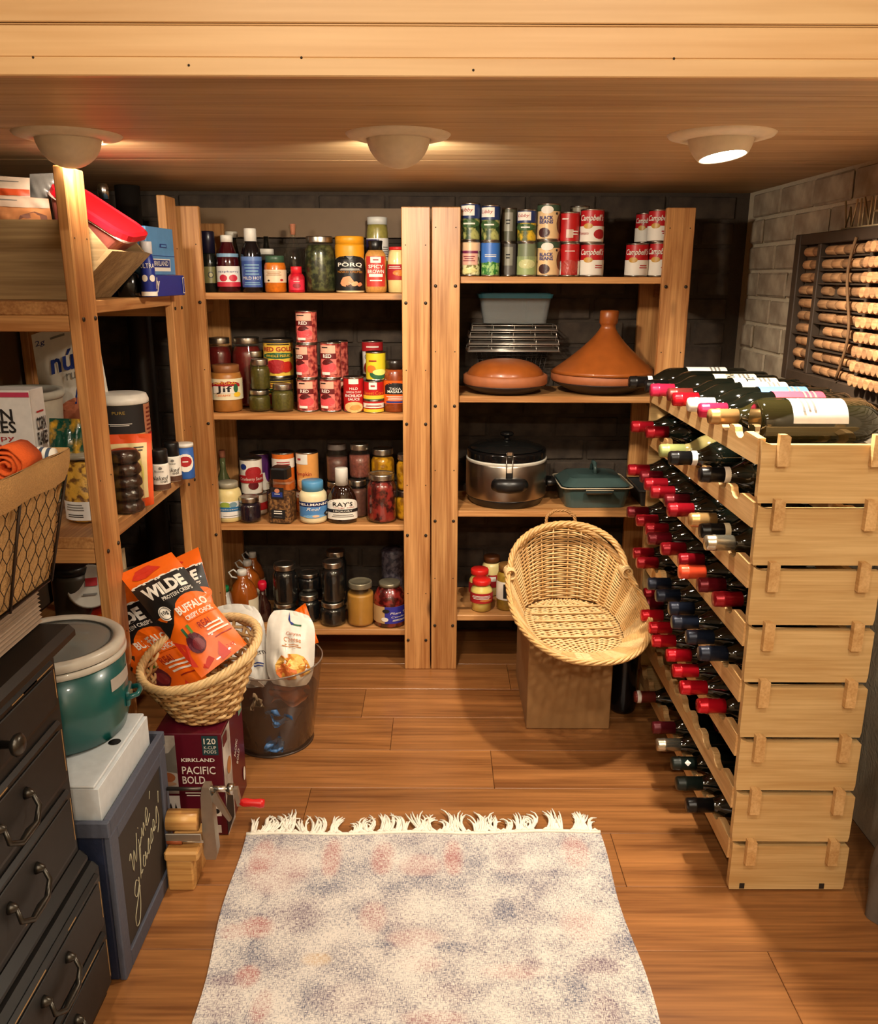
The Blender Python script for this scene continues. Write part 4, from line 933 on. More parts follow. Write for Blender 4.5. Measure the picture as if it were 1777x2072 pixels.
def frustum(mb, w0, d0, w1, d1, z0, z1, m, rc=.3, n=5, cap=(True, True)):
    """rounded-corner tapered box"""
    rings = []
    for w_, d_, zz in ((w0, d0, z0), (w1, d1, z1)):
        r = min(w_, d_)*rc; ring = []
        for cxx, cyy, a0 in ((w_-r, d_-r, 0), (-w_+r, d_-r, PI/2), (-w_+r, -d_+r, PI), (w_-r, -d_+r, 1.5*PI)):
            for k in range(n+1): a = a0+PI/2*k/n; ring.append((cxx+r*math.cos(a), cyy+r*math.sin(a), zz))
        rings.append(ring)
    N = len(rings[0]); F = [(i, (i+1) % N, N+(i+1) % N, N+i) for i in range(N)]
    if cap[0]: F.append(list(range(N))[::-1])
    if cap[1]: F.append(list(range(N, 2*N)))
    mb.add(rings[0]+rings[1], F, m, False)
    return mb
mb = MB(); frustum(mb, w*.86, d*.86, w*.97, d*.97, .001, hb2-.015, thin_glass('frosted_plastic', (206, 212, 212), .2, .15, 1.0), cap=(True, False)); mb.build('tub', t)
mb = MB(); frustum(mb, w, d, w*1.03, d*1.03, hb2-.015, hb2-.003, C('blue_lid', (64, 168, 222), .4)); frustum(mb, w*.96, d*.96, w*.95, d*.95, hb2-.003, hb2, C('blue_lid', (64, 168, 222), .4)); mb.build('lid', t)

# slow cooker and casserole
z = ZR[2]; Yc = FRONT+.125
x = X(1024, 960, Yc); td = depth((x, Yc, z+.1)); R = 81*td/FPX
H = onY(1024, 940, Yc-R).z-z
BRUSH = C('brushed_steel', (170, 160, 148), .3, 1, var=.1, scale=12)
LIDG = thin_glass('smoked_lid', (70, 70, 68), .12, .03, 1.6)
t = thing('slow_cooker', 'stainless slow cooker with black base and glass lid', 'slow cooker', (x, Yc, z))
MB().lathe([(R*.86, 0), (R*.9, .004), (R*.97, .022), (R*.985, .026)], BLACKP, n=56).build('base', t)
MB().lathe([(R*.985, .026), (R, .03), (R, H-.012), (R*.985, H-.009)], BRUSH, n=56, cap=False).build('body', t)
MB().lathe([(R*.985, H-.009), (R*1.0, H-.004), (R*1.0, H), (R*.97, H+.001)], C('pale_ring', (206, 200, 186), .3), n=56, cap=False).build('trim_ring', t)
MB().lathe([(R*.96, H-.02), (R*.975, H), (R*.98, H+.02), (R*.97, H+.026), (R*.9, H+.028), (R*.88, H+.02), (R*.85, H-.05), (0, H-.06)], C('black_crock', (16, 15, 15), .12), n=56, cap=False).build('crock', t)
MB().lathe([(R*.9, H+.029), (R*.88, H+.033), (R*.6, H+.044), (R*.2, H+.050), (0, H+.051)], LIDG, n=48, cap=False).build('glass_lid', t)
MB().lathe([(.012, H+.051), (.008, H+.056), (.008, H+.062), (.02, H+.067), (.022, H+.073), (.016, H+.077), (0, H+.078)], C('knob_black', (14, 14, 14), .12), n=20).build('lid_knob', t)
mb = MB(); hx = .043
mb.tube([(-hx, -R-.008, H*.58), (-hx*.7, -R-.02, H*.58), (0, -R-.024, H*.58), (hx*.7, -R-.02, H*.58), (hx, -R-.008, H*.58)], [.019, .022, .023, .022, .019], BLACKP, n=14); mb.build('handle', t)
mb = MB(); mb.tube([(-.009, -R-.001, H*.70), (-.009, -R-.003, H*.9), (-.010, -R*.985, H+.034), (.010, -R*.985, H+.034), (.009, -R-.003, H*.9), (.009, -R-.001, H*.70)], .0018, STEEL, n=6)
mb.box((-.009, -R-.006, H*.66), (.009, -R-.0005, H*.82), BLACKP, ch=.002); mb.box((-.009, -R*.985-.004, H+.026), (.009, -R*.93, H+.038), STEEL, ch=.002); mb.build('latch', t)
for s in (1,):
    MB().tube([(s*(R+.001), -.03, H*.45), (s*(R+.022), -.02, H*.45), (s*(R+.024), .02, H*.45), (s*(R+.001), .03, H*.45)], .010, BLACKP, n=10).build('handle', t)
# casserole
TEAL = C('teal_enamel', (58, 78, 76), .3, coat=.3); TEALD = C('teal_dark', (38, 50, 50), .25, coat=.5); RIMC = C('enamel_rim', (186, 172, 146), .4)
Yc = FRONT+.122; x = X(1196, 1000, Yc)
t = thing('casserole_dish', 'rectangular dark teal casserole with handled lid', 'casserole', (x, Yc, z), .03)
w, d, hh = .108, .098, .064
mb = MB(); frustum(mb, w*.86, d*.86, w*.98, d*.98, 0, hh-.004, TEAL, .3); frustum(mb, w*1.0, d*1.0, w*1.04, d*1.04, hh-.004, hh, TEALD, .28); mb.build('dish', t)
mb = MB(); ring = []
for cxx, cyy, a0 in ((w*.8, d*.8, 0), (-w*.8, d*.8, PI/2), (-w*.8, -d*.8, PI), (w*.8, -d*.8, 1.5*PI)):
    for k in range(6): a = a0+PI/2*k/5; ring.append((cxx+.025*math.cos(a), cyy+.025*math.sin(a), hh+.001))
mb.tube(ring, .0022, RIMC, n=6, closed=True); mb.build('rim', t)
for s in (-1, 1):
    mb = MB(); mb.box((-.042, s*(d+.004)-(.024 if s < 0 else 0), hh-.012), (.042, s*(d+.004)+(.024 if s > 0 else 0), hh-.001), TEALD, ch=.004)
    mb.box((-.042, s*(d+.026)-.002, hh-.001), (.042, s*(d+.026)+.002, hh+.0015), RIMC, ch=.0008); mb.build('handle', t)
mb = MB(); frustum(mb, w*.97, d*.97, w*.72, d*.72, hh+.003, hh+.026, TEAL, .3, cap=(True, False)); frustum(mb, w*.72, d*.72, w*.45, d*.45, hh+.026, hh+.032, TEAL, .4); mb.build('lid', t)
MB().tube([(.004, -.028, hh+.030), (.004, -.026, hh+.048), (.004, -.012, hh+.060), (.004, .012, hh+.060), (.004, .026, hh+.048), (.004, .028, hh+.030)], [.007, .006, .0065, .0065, .006, .007], TEAL, n=10).build('lid_handle', t)
# dark roasting tin leaning beside it
x = X(1305, 990, FRONT+.12)
t = thing('baking_pan', 'dark grey pan tucked between casserole and wine rack', 'pan', (x+.008, FRONT+.14, z))
mb = MB(); frustum(mb, .03, .08, .042, .095, .0, .05, C('dark_pan', (62, 62, 62), .4, .5), .2, cap=(True, False)); mb.build('pan_body', t)
MB().tube([(-.042, -.095, .05), (.042, -.095, .05), (.042, .095, .05), (-.042, .095, .05)], .003, C('dark_pan', (62, 62, 62), .4, .5), closed=True).build('rim', t)

# bottom shelf jars
z = ZR[3]; REDLID = col(214, 36, 30, rough=.35)
MUST = C('mayo_yellow', (222, 202, 110), .35, coat=.5)
JP = [(.72, 0), (.88, .02), (.9, .28), (1, .36), (1, .62), (.96, .68), (.7, .80), (.68, .84)]
def musl(p): p.q(-1, 1, 0, 1, INKR, 1).lines(0, .6, 1.1, .4, 3, INKW).e(.3, .3, .4, .12, col(200, 120, 60), 2)
for lab, u0, u1, vt, Y in (('yellow condiment jar with red lid at the shelf edge', 953, 997, 1163, FRONT+.05), ('second red-lidded condiment jar just behind the first', 950, 992, 1143, FRONT+.125)):
    vessel('condiment_jar', lab, 'jar', u0, u1, vt, z, Y, JP, MUST, draw=musl, lab=(.30, .62, 1.01), cap=[(.82, .84), (.86, .86), (.86, .97), (.8, 1), (0, 1)], capmat=REDLID, group='red-lidded jars')
vessel('jar', 'brown-lidded cream jar behind the red-lidded jars', 'jar', 976, 1014, 1118, z, FRONT+.19, [(.86, 0), (1, .03), (1, .75), (.8, .85)], CREAM, draw=lambda p: p.q(-.9, .9, .1, .9, INKR).q(-.3, .3, .5, .8, INKW, 2), lab=(.2, .6, 1.01), cap=capP(.86, .85, 1), capmat=col(104, 60, 30), group='bottom shelf jars')
vessel('jar', 'mustard jar with black and white label beside the big basket', 'jar', 1006, 1046, 1134, z, FRONT+.06, [(.86, 0), (1, .03), (1, .75), (.8, .85)], sauce(150, 120, 40), draw=lambda p: p.q(-1, 1, 0, 1, INKW).q(-.2, .9, .1, .9, INK, 2), lab=(.25, .65, 1.01), cap=capP(.86, .85, 1), capmat=col(120, 84, 40), group='bottom shelf jars')

# ================================================================== cardboard box, big scoop basket, dark bottle on the floor
KRAFT = C('kraft_card', (150, 112, 68), .8, scale=25, var=.08); KRAFT2 = C('kraft_flap', (164, 126, 80), .8)
pa, pb = onZ(1065, 1475, 0), onZ(1231, 1471, 0)
BX0, BX1, BY0, BY1, BZ = pa.x, pb.x, pa.y, 2.425, .272
t = thing('cardboard_box', 'plain brown cardboard box under the big wicker basket', 'box', (0, 0, 0))
MB().box((BX0, BY0, .0005), (BX1, BY1, BZ), KRAFT, ch=.002).build('carton', t)
MB().box((BX0, BY0, BZ), ((BX0+BX1)/2-.001, BY1, BZ+.003), KRAFT2, ch=.001).build('flap', t)
MB().box(((BX0+BX1)/2+.001, BY0, BZ), (BX1, BY1, BZ+.003), KRAFT2, ch=.001).build('flap', t)
WICK = C('wicker', (206, 164, 106), .5, scale=90, var=.18); WICKD = C('wicker_dark', (164, 120, 70), .55, scale=90, var=.18); WICKL = C('wicker_pale', (222, 188, 134), .5, scale=90, var=.12)
def weave(name, base, rim, rings, stakes, rad, mats, parent, per=4, amp=None):
    """base(th), rim(th) -> points; strands run round, in and out of the stakes"""
    amp = amp or rad*1.1; n = stakes*per
    for grp, m in enumerate(mats):
        mb = MB()
        for k in range(rings):
            if k % len(mats) != grp: continue
            f = (k+.5)/rings; P = []
            for i in range(n):
                th = 2*PI*i/n; a, b = base(th), rim(th); p = a.lerp(b, f)
                ph = math.cos(PI*(i/per+k)); out = Vector((math.cos(th), math.sin(th), 0))
                P.append(p+out*amp*ph+Vector((0, 0, random.uniform(-.12, .12)*rad)))
            mb.tube(P, rad, m, n=5, closed=True)
        mb.build(name, parent)
    for i in range(stakes):
        th = 2*PI*(i+.0)/stakes; a, b = base(th), rim(th); MB().tube([a, a.lerp(b, .5), b], rad*1.1, mats[0], n=5).build('stake', parent)
def twist_ring(pts, rad, m, parent, name, strands=3, turns=26, closed=True, tr=None):
    mb = MB(); N = len(pts)
    for s in range(strands):
        P = []
        for i, p in enumerate(pts):
            t_ = (pts[(i+1) % N]-pts[i-1]) if closed else (pts[min(i+1, N-1)]-pts[max(i-1, 0)])
            t_.normalize(); a = t_.cross(Vector((0, 0, 1)));
            if a.length < 1e-4: a = Vector((1, 0, 0))
            a.normalize(); b = a.cross(t_); ph = 2*PI*(turns*i/N+s/strands)
            P.append(p+(a*math.cos(ph)+b*math.sin(ph))*rad*.75)
        mb.tube(P, rad*.62, m, n=5, closed=closed)
    return mb.build(name, parent)
bz = BZ+.0045
t = thing('wicker_basket', 'big scoop-shaped wicker basket with arched handle on the cardboard box', 'basket', ((X(1160, 1260, 2.14)), 2.165, bz), math.radians(3))
A, B = .128, .178
def sup(th, a, b, e=.8):
    c, s = math.cos(th), math.sin(th); return Vector((a*math.copysign(abs(c)**e, c), b*math.copysign(abs(s)**e, s), 0))
def bbase(th): return sup(th, A, B if math.sin(th) > 0 else .205)+Vector((0, 0, .012))
def hgt(th):
    s = math.sin(th); return .036+.066*(s+1)+.058*max(0, s)**2
def brim(th):
    s = math.sin(th); fl = .040+.030*max(0, -s)+.008*abs(math.cos(th)); p = sup(th, A+fl, .205+fl*1.55 if s < 0 else B+fl*.55, .9); p.z = hgt(th)
    return p
weave('woven_side', bbase, brim, 34, 30, .0026, [WICK, WICKL], t, per=4)
mb = MB(); mb2 = MB()
for i in range(52):   # base weave: rows across with a central spine
    yy = -.2+(.2+B*.97)*i/51; ww = A*math.sqrt(max(.02, 1-(abs(yy)/(B if yy > 0 else .206))**2.6)); P = []
    for k in range(17):
        xx = -ww+2*ww*k/16; P.append((xx, yy+.0012*math.sin(k+i), .008+.0022*math.cos(PI*(k+i))))
    (mb if i % 2 else mb2).tube(P, .0028, WICK if i % 2 else WICKL, n=5)
mb.build('woven_base', t); mb2.build('woven_base', t)
mb = MB()
for k in range(9):
    xx = -A*.8+1.6*A*k/8; ll = B*math.sqrt(max(.05, 1-(abs(xx)/A)**2.6)); mb.tube([(xx, -ll, .0035), (xx, ll, .0035)], .0034, WICKD, n=6)
for k in range(5):
    yy = -B*.6+1.2*B*k/4; mb.tube([(-A*.8, yy, .0155), (A*.8, yy, .0155)], .0032, WICKL, n=6)
mb.build('base_ribs', t)
N = 120; twist_ring([brim(2*PI*i/N)+Vector((0, 0, .003)) for i in range(N)], .0062, WICK, t, 'rim_braid', 4, 16)
# arched handle from side to side, leaning to the back
P = []
for i in range(41):
    a = PI*i/40; xx = -(A+.035)*math.cos(a)*1.0; P.append(Vector((xx, .075+.075*math.sin(a), hgt(.5)-.016+.118*math.sin(a)**.85)))
twist_ring(P, .0072, WICK, t, 'hoop_handle', 4, 7, closed=False)
for s in (-1, 1):
    mb = MB()
    for k in range(5): mb.tube([P[0 if s < 0 else -1]+Vector((.014*math.cos(a), .010*(k-2), .014*math.sin(a))) for a in [2*PI*i/12 for i in range(12)]], .003, WICKL, n=5, closed=True)
    mb.build('handle_binding', t)
pb_ = brim(PI/2)
P = [Vector((-.045, pb_.y, pb_.z)), Vector((-.042, pb_.y+.004, pb_.z+.03)), Vector((-.02, pb_.y+.006, pb_.z+.046)), Vector((.015, pb_.y+.006, pb_.z+.046)), Vector((.038, pb_.y+.004, pb_.z+.03)), Vector((.045, pb_.y, pb_.z))]
Q = []
for i in range(len(P)-1):
    for k in range(6): Q.append(P[i].lerp(P[i+1], k/6))
twist_ring(Q+[P[-1]], .004, WICKD, t, 'ear_handle', 3, 6, closed=False)
# dark bottle on the floor behind the box
p = onZ(1262, 1446, 0)
t = thing('wine_bottle', 'black bottle standing on the floor between cardboard box and wine rack', 'wine bottle', (p.x+.002, p.y+.03, 0), 0, 'wine bottles in the rack')
MB().lathe([(.026, .001), (.0335, .004), (.0365, .012), (.0365, .20), (.033, .225), (.02, .25), (.0155, .262), (.0145, .285)], C('black_glass', (14, 15, 18), .18, var=0), n=32).build('glass_body', t)
MB().lathe([(.0155, .255), (.0155, .313), (.013, .316), (0, .316)], FOIL['black'], n=20).build('foil_capsule', t)
# ================================================================== bags and pouches
def bag(name, label, cat, TL, TR, BR, BL, th, front, back=None, draw=None, group=None, crumple=.004, seed=1, n=(14, 18), seal=.07, pinch=.0):
    """a filled pouch between four corners; print(s -1..1, t 0..1 from bottom)"""
    c = (Vector(TL)+Vector(TR)+Vector(BR)+Vector(BL))/4; t = thing(name, label, cat, c, 0, group)
    TL, TR, BR, BL = [Vector(p)-c for p in (TL, TR, BR, BL)]
    nrm = (TR-BL).cross(TL-BR).normalized()
    if nrm.y > 0: nrm = -nrm
    rn = random.Random(seed); ph = [(rn.uniform(2, 9), rn.uniform(2, 9), rn.uniform(0, 6)) for _ in range(6)]
    def prof(s, q):
        a = max(0, 1-abs(s)**3); b = min(1, max(0, q-.0)/.25)**.6*min(1, max(0, 1-seal-q)/.3)**.7 if q < 1-seal else 0
        return a*max(0, b)
    def wr(s, q): return sum(math.sin(a*s*1.7+b*q*2.4+p) for a, b, p in ph)/6
    def fn(s, q, o, side=1):
        w = (s*(1-pinch*abs(2*q-1)**4)+1)/2; q = q-.12*pinch*s*s*(q-.5)*4*max(0, abs(2*q-1)-.5); p = BL.lerp(BR, w).lerp(TL.lerp(TR, w), q); f = prof(s, q)
        return p+nrm*side*(th*f+crumple*wr(s, q)*(.25+f)+(o+.0004 if side > 0 else .0))
    mb = MB()
    mb.grid(lambda a, b: fn(a*2-1, b, 0), n[0], n[1], front); mb.grid(lambda a, b: fn(a*2-1, b, 0, -1), n[0], n[1], back or front)
    mb.build('pouch', t)
    if draw:
        lb = MB(); wide = ((TR-TL).length+(BR-BL).length)/2; tall = ((TL-BL).length+(TR-BR).length)/2
        p = Print(lb, lambda s, q, o: fn(s, q, o*.45+.0012), wide, tall); p.nt = 6
        draw(p); lb.build('print', t)
    return t
WO = C('bag_orange', (236, 104, 14), .35, coat=.25, var=.08, scale=20); WBK = C('bag_black', (26, 24, 24), .35, coat=.2)
WRD = C('bag_red', (206, 52, 30), .4); BEET = C('beet_purple', (84, 14, 34), .45, scale=80, var=.3)
def wilde(p):
    p.nt = 10
    p.q(-1, 1, .53, .83, WBK, 1, n=14); p.e(-.2, .93, .5, .05, WRD, 1, wob=.3)
    for k in range(9): p.e(-.86+.215*k, .83+.006*math.sin(k*3), .13, .012, INKW, 0.5); 
    p.poly([(-1, .53), (-.2, .53), (-.55, .42), (-1, .36)], WBK, 1.2)
    p.x('WILDE', .0, .73, 1.5, .12, INKW, 4, bold=.05).x('PROTEIN CRISPS', .25, .635, 1.1, .035, INKW, 4, bold=.01)
    p.e(-.55, .53, .22, .065, INKW, 3, n=20); p.e(-.55, .53, .19, .055, WBK, 4, n=20); p.e(-.55, .53, .17, .05, INKW, 5, n=20); p.x('10g', -.55, .535, .22, .045, WBK, 7, bold=.02)
    p.e(.45, .50, .62, .10, WO, 3, n=20); p.q(-.1, 1, .38, .5, WO, 3)
    p.x('BUFFALO', .35, .49, 1.1, .07, INKW, 5, bold=.03).x('CRISPY CHICK', .4, .41, 1.0, .042, INKW, 5, bold=.02)
    p.x('REAL', .35, .315, .5, .06, col(150, 30, 16), 5, bold=.01).lines(.55, .25, .8, .10, 3, INKW, 5).q(.3, .95, .17, .178, col(150, 30, 16), 5)
    p.e(-.35, .22, .32, .085, BEET, 4, wob=.06).e(-.3, .2, .2, .05, col(120, 30, 40), 5).q(-.5, -.4, .28, .36, INKG, 4).q(-.28, -.18, .29, .37, col(80, 130, 40), 4)
    p.poly([(-1, .33), (-.7, .25), (-.2, .05), (-.6, .02), (-1, .1)], WRD, 2).poly([(.0, .06), (.3, .14), (.4, .02), (0, .01)], WRD, 2).x('2 oz', .55, .07, .3, .03, WRD, 4)
def q3(a, b, c, d): return [onY(*p) for p in (a, b, c, d)]
WG = 'orange chip bags in the round wicker basket'
bag('chip_bag', 'orange and black chip bag lying in front in the round wicker basket', 'chip bag', *q3((239, 1163, 1.80), (347, 1117, 1.82), (500, 1303, 1.70), (408, 1372, 1.645)), .016, WO, draw=wilde, group=WG, seed=3)
bag('chip_bag', 'orange and black chip bag standing behind, its last letter showing', 'chip bag', *q3((300, 1155, 1.885), (401, 1107, 1.89), (452, 1290, 1.80), (350, 1330, 1.79)), .014, WO, draw=wilde, group=WG, seed=5)
bag('chip_bag', 'orange and black chip bag sticking out low beside the wooden post', 'chip bag', *q3((143, 1242, 1.985), (262, 1180, 1.95), (440, 1395, 1.695), (350, 1436, 1.67)), .013, WO, draw=wilde, group=WG, seed=8)

# ================================================================== coffee carton and round basket
MAR = C('carton_maroon', (92, 16, 34), .35, coat=.15); CARTW = speckle('carton_landscape', (150, 140, 132), (206, 200, 192), 14, .4, .6, .4)
kn = onZ(460, 1690, 0); kf = onZ(508, 1590, 0); KX1 = kn.x+.002; KY0 = kn.y; KY1 = kf.y; KX0 = -.612; KH = .252
t = thing('coffee_carton', 'maroon coffee pod carton under the round wicker basket', 'carton', (KX0, KY0, 0))
kw, kd = KX1-KX0, KY1-KY0
MB().box((0, 0, .0005), (kw, kd, KH), MAR, ch=.0015).build('carton', t)
mb = MB(); p = flat_print(mb, kw, 0, KH, 0, kw/2)
p.q(-1, -.38, .42, .985, CARTW, 1).poly([(-1, .8), (-.6, .82), (-.38, .9), (-.38, .62), (-1, .66)], INKGR, 2).e(-.7, .58, .25, .05, col(170, 100, 60), 2).e(-.72, .52, .3, .02, col(190, 150, 120), 3)
p.q(-1, -.38, .24, .40, PAPER['white'], 1).poly([(-.86, .24), (-.8, .32), (-.72, .29), (-.66, .33), (-.6, .24)], INK, 2).poly([(-.56, .24), (-.52, .33), (-.45, .24)], INK, 2)
p.q(.42, .9, .8, .985, col(34, 66, 70), 2).x('120', .66, .935, .36, .055, INKW, 4, bold=.01).x('K-CUP', .66, .875, .36, .03, INKW, 4).x('PODS', .66, .835, .36, .03, INKW, 4)
p.x('KIRKLAND', .27, .755, 1.0, .035, INKW, 4, bold=.02).x('PACIFIC', .27, .655, 1.0, .075, INKW, 4, bold=.01).x('BOLD', .10, .560, .68, .075, INKW, 4, bold=.01)
p.lines(.05, .42, .55, .05, 2, INKW, 4).q(.58, .86, .2, .3, INKW, 3).e(.72, .25, .09, .025, INK, 4).q(.3, .82, .03, .11, PAPER['white'], 2).q(.4, .52, .05, .09, INKGR, 3)
mb.build('front_print', t)
mb = MB(); p = side_print(mb, kd, 0, KH, kw, 0)
p.q(-1, -.3, .0, .98, CARTW, 1).poly([(-1, .3), (-.8, .42), (-.6, .3), (-.4, .36), (-.4, .05), (-1, .02)], INK, 2).e(-.55, .6, .18, .08, col(180, 120, 70), 2).q(-.95, -.6, .86, .96, MAR, 3)
p.x('PACIFIC', .1, .62, .4, .07, INKW, 3, rot=.9).x('BOLD', .25, .5, .35, .07, INKW, 3, rot=.9).q(.55, .9, .84, .96, col(120, 150, 130), 2).e(.75, .2, .1, .07, INKW, 3)
mb.build('side_print', t)
t = thing('wicker_basket', 'small round wicker basket of orange chip bags on the coffee carton', 'basket', (-.522, 1.722, KH+.001))
def b2(th): return Vector((.068*math.cos(th), .066*math.sin(th), .006))
def r2(th): c, s = math.cos(th), math.sin(th); return Vector((.132*c-.006, .122*s-.012*c, .143+.034*c+.028*s))
weave('woven_side', b2, r2, 15, 22, .0040, [WICK, WICKL, WICKD], t, per=4)
MB().lathe([(.066, .002), (.068, .006), (.05, .009), (0, .009)], WICKD, n=28).build('woven_base', t)
N = 96; twist_ring([r2(2*PI*i/N)+Vector((0, 0, .004)) for i in range(N)], .0078, WICKL, t, 'rim_braid', 5, 12)

# ================================================================== clear waste bin with bags
cb = Vector((-.440, 2.045, 0)); ACR = thin_glass('clear_acrylic', (216, 206, 196), .05, .04, 1.6)
t = thing('waste_bin', 'clear acrylic waste bin holding white snack bags', 'bin', cb)
MB().lathe([(.100, .004), (.102, .006), (.134, .236)], ACR, n=56, cap=False).build('wall', t)
MB().lathe([(.0, .004), (.100, .004), (.104, .0), (.098, 0)], C('bin_base', (70, 54, 44), .3), n=56).build('base', t)
MB().tube([(.134*math.cos(a), .134*math.sin(a), .237) for a in [2*PI*i/64 for i in range(64)]], .0022, C('bin_rim', (120, 104, 92), .2), n=6, closed=True).build('rim', t)
t = thing('bin_liner', 'crumpled smoky brown plastic liner inside the clear bin', 'bin bag', cb+Vector((0, 0, .007)))
LIN = thin_glass('smoky_liner', (150, 122, 104), .30, .25, .7)
def lf(a, b):
    th = 2*PI*a; r = (.092+.022*b)*(1+.035*math.sin(7*th+5*b)+.025*math.sin(13*th-8*b)); return (r*math.cos(th), r*math.sin(th), .004+.13*b+.012*math.sin(3*th)*b)
mb = MB(); mb.grid(lf, 72, 10, LIN); mb.build('liner', t)
def scrap(label, u, v, Y, sz, m, rz, cat='wrapper', name='wrapper'):
    p = onY(u, v, Y); rn = random.Random(int(u)); mb = MB()
    def f(a, b): return ((a-.5)*sz*2+.008*math.sin(9*b), .010*math.sin(7*a+4*b)+.006*math.sin(13*b), (b-.5)*sz*1.3+.007*math.sin(8*a))
    mb.grid(f, 8, 8, m); mb.grid(lambda a, b: tuple(Vector(f(a, b))+Vector((0, .0015, 0))), 8, 8, m)
    o = mb.build(name); o.location = p; o.rotation_euler = (.2, rz, .2); tag(o, label, cat, 'scraps in the clear bin'); return o
scrap('crumpled blue wrapper high in the clear bin', 560, 1452, 1.936, .028, col(70, 110, 160), .5)
scrap('crumpled blue wrapper near the bottom of the clear bin', 556, 1510, 1.946, .026, col(70, 110, 160), -.6)
scrap('grey paper scrap standing in the clear bin', 520, 1425, 1.945, .020, col(170, 150, 120), 1.2, 'paper', 'paper_scrap')
scrap('orange wrapper lying over the liner in the bin', 585, 1405, 2.02, .045, col(170, 96, 40), .1)
BAGW = C('bag_white', (222, 216, 204), .45, coat=.15, var=.05); BAGG = C('bag_grey_white', (206, 202, 194), .45, coat=.15)
CHIP = speckle('chip_picture', (196, 110, 30), (240, 190, 90), 60, .4, .6, .4)
def chipw(p):
    p.poly([(-.1, .98), (.0, .84), (.25, .8), (.05, .79), (-.1, .86)], INKB, 3).lines(.3, .8, .4, .05, 1, INKG, 4).x('Canyon', .15, .66, .6, .06, col(190, 110, 70), 4).x('Cheese', .12, .59, .7, .06, col(200, 120, 60), 4).lines(.1, .51, .8, .05, 2, col(190, 130, 80), 4)
    p.e(.15, .25, .75, .17, CHIP, 3, wob=.1).e(-.1, .19, .45, .1, col(222, 120, 60), 4, wob=.2).e(.3, .3, .35, .09, col(244, 200, 110), 5, wob=.2)
bag('snack_bag', 'white snack bag with picture of orange chips in the clear bin', 'snack bag', *q3((540, 1228, 2.10), (640, 1243, 2.09), (634, 1392, 1.99), (538, 1388, 1.98)), .034, BAGW, draw=chipw, group='snack bags in the bin', crumple=.017, seed=11, pinch=.3)
def almond(p): p.x('Recipe', .1, .82, .6, .05, INK, 4, bold=.01).x('NDS', .45, .66, .5, .06, INKB, 4).lines(.2, .57, .5, .03, 1, INKGR).x('Southern', .5, .36, .9, .06, INK, 4, rot=.5).lines(.6, .25, .5, .06, 2, INKB)
bag('snack_bag', 'white snack bag with blue lettering beside the round basket', 'snack bag', *q3((425, 1222, 2.14), (530, 1222, 2.13), (552, 1392, 2.00), (462, 1392, 2.0)), .036, BAGG, draw=almond, group='snack bags in the bin', crumple=.017, seed=21, pinch=.3)
bag('snack_bag', 'orange and green snack bag peeping out behind the white ones', 'snack bag', *q3((596, 1236, 2.16), (618, 1220, 2.155), (645, 1300, 2.12), (590, 1320, 2.12)), .012, WO, draw=lambda p: p.poly([(.0, .9), (.9, .5), (.9, .1), (.2, .3)], INKG, 2), group='snack bags in the bin', crumple=.006, seed=31)
pp = onY(525, 1385, 1.93)
mb = MB(); mb.prism([(-.03, -.012), (.03, -.02), (.034, -.016), (.0, .006), (-.03, .012)], -.0008, .0008, BAGG); o = mb.build('paper_scrap'); o.location = onY(512, 1375, 1.915); o.rotation_euler = (.3, .3, .3); tag(o, 'white torn bag flap over the rim of the clear bin', 'paper')

# ================================================================== crank peeler on its wooden stand
WB_ = wood('peeler_wood', (216, 168, 100), (170, 116, 60), 'X', rough=.4, tint=.05, knots=False)
GM = C('cast_metal', (172, 164, 152), .38, .8)
PY = 1.50; t = thing('crank_peeler', 'metal crank peeler with red handle clamped to a wooden stand', 'peeler', (0, 0, 0))
MB().box((-.5465, PY-.055, .072), (-.478, PY+.045, .094), WB_, ch=.004).build('stand_top', t)
MB().box((-.545, PY-.05, .0005), (-.492, PY+.04, .0715), WB_, ch=.003).build('stand_leg', t)
mb = MB(); mb.prism([(-.476, .045), (-.456, .045), (-.452, .06), (-.455, .19), (-.459, .213), (-.473, .213), (-.477, .19), (-.480, .06)], PY-.012, PY+.012, GM)
mb.prism([(-.46, .185), (-.425, .13), (-.42, .135), (-.448, .2)], PY-.006, PY+.002, GM); mb.build('upright', t)
MB().tube([(-.5465, PY, .203), (-.46, PY, .203)], .004, C('threaded_rod', (88, 82, 76), .4, .9), n=10).build('threaded_rod', t)
mb = MB(); mb.tube([(-.47, PY, .203), (-.415, PY, .203)], .0065, STEEL, n=12); mb.tube([(-.424, PY, .203), (-.412, PY, .203)], .0115, STEEL, n=14); mb.build('spindle', t)
mb = MB(); mb.prism([(-.414, .206), (-.404, .206), (-.398, .168), (-.406, .166)], PY-.006, PY+.006, GM); mb.build('crank', t)
MB().tube([(-.402, PY, .172), (-.392, PY, .172), (-.375, PY, .171), (-.36, PY, .170), (-.352, PY, .170)], [.006, .009, .0075, .0095, .008], C('red_grip', (200, 28, 28), .35), n=14).build('grip', t)
MB().tube([(-.5465, PY-.01, .138), (-.485, PY-.01, .138)], .022, WB_, n=18).build('roller', t)
mb = MB(); mb.box((-.5465, PY-.035, .105), (-.475, PY-.031, .122), GM, ch=.001); mb.tube([(-.5465, PY-.03, .102), (-.472, PY-.03, .102)], .003, STEEL, n=8); mb.build('blade_arm', t)
MB().tube([(-.545, PY-.03, .1025), (-.515, PY-.03, .1025)], .0065, C('copper_sleeve', (150, 76, 40), .5), n=10).build('sleeve', t)

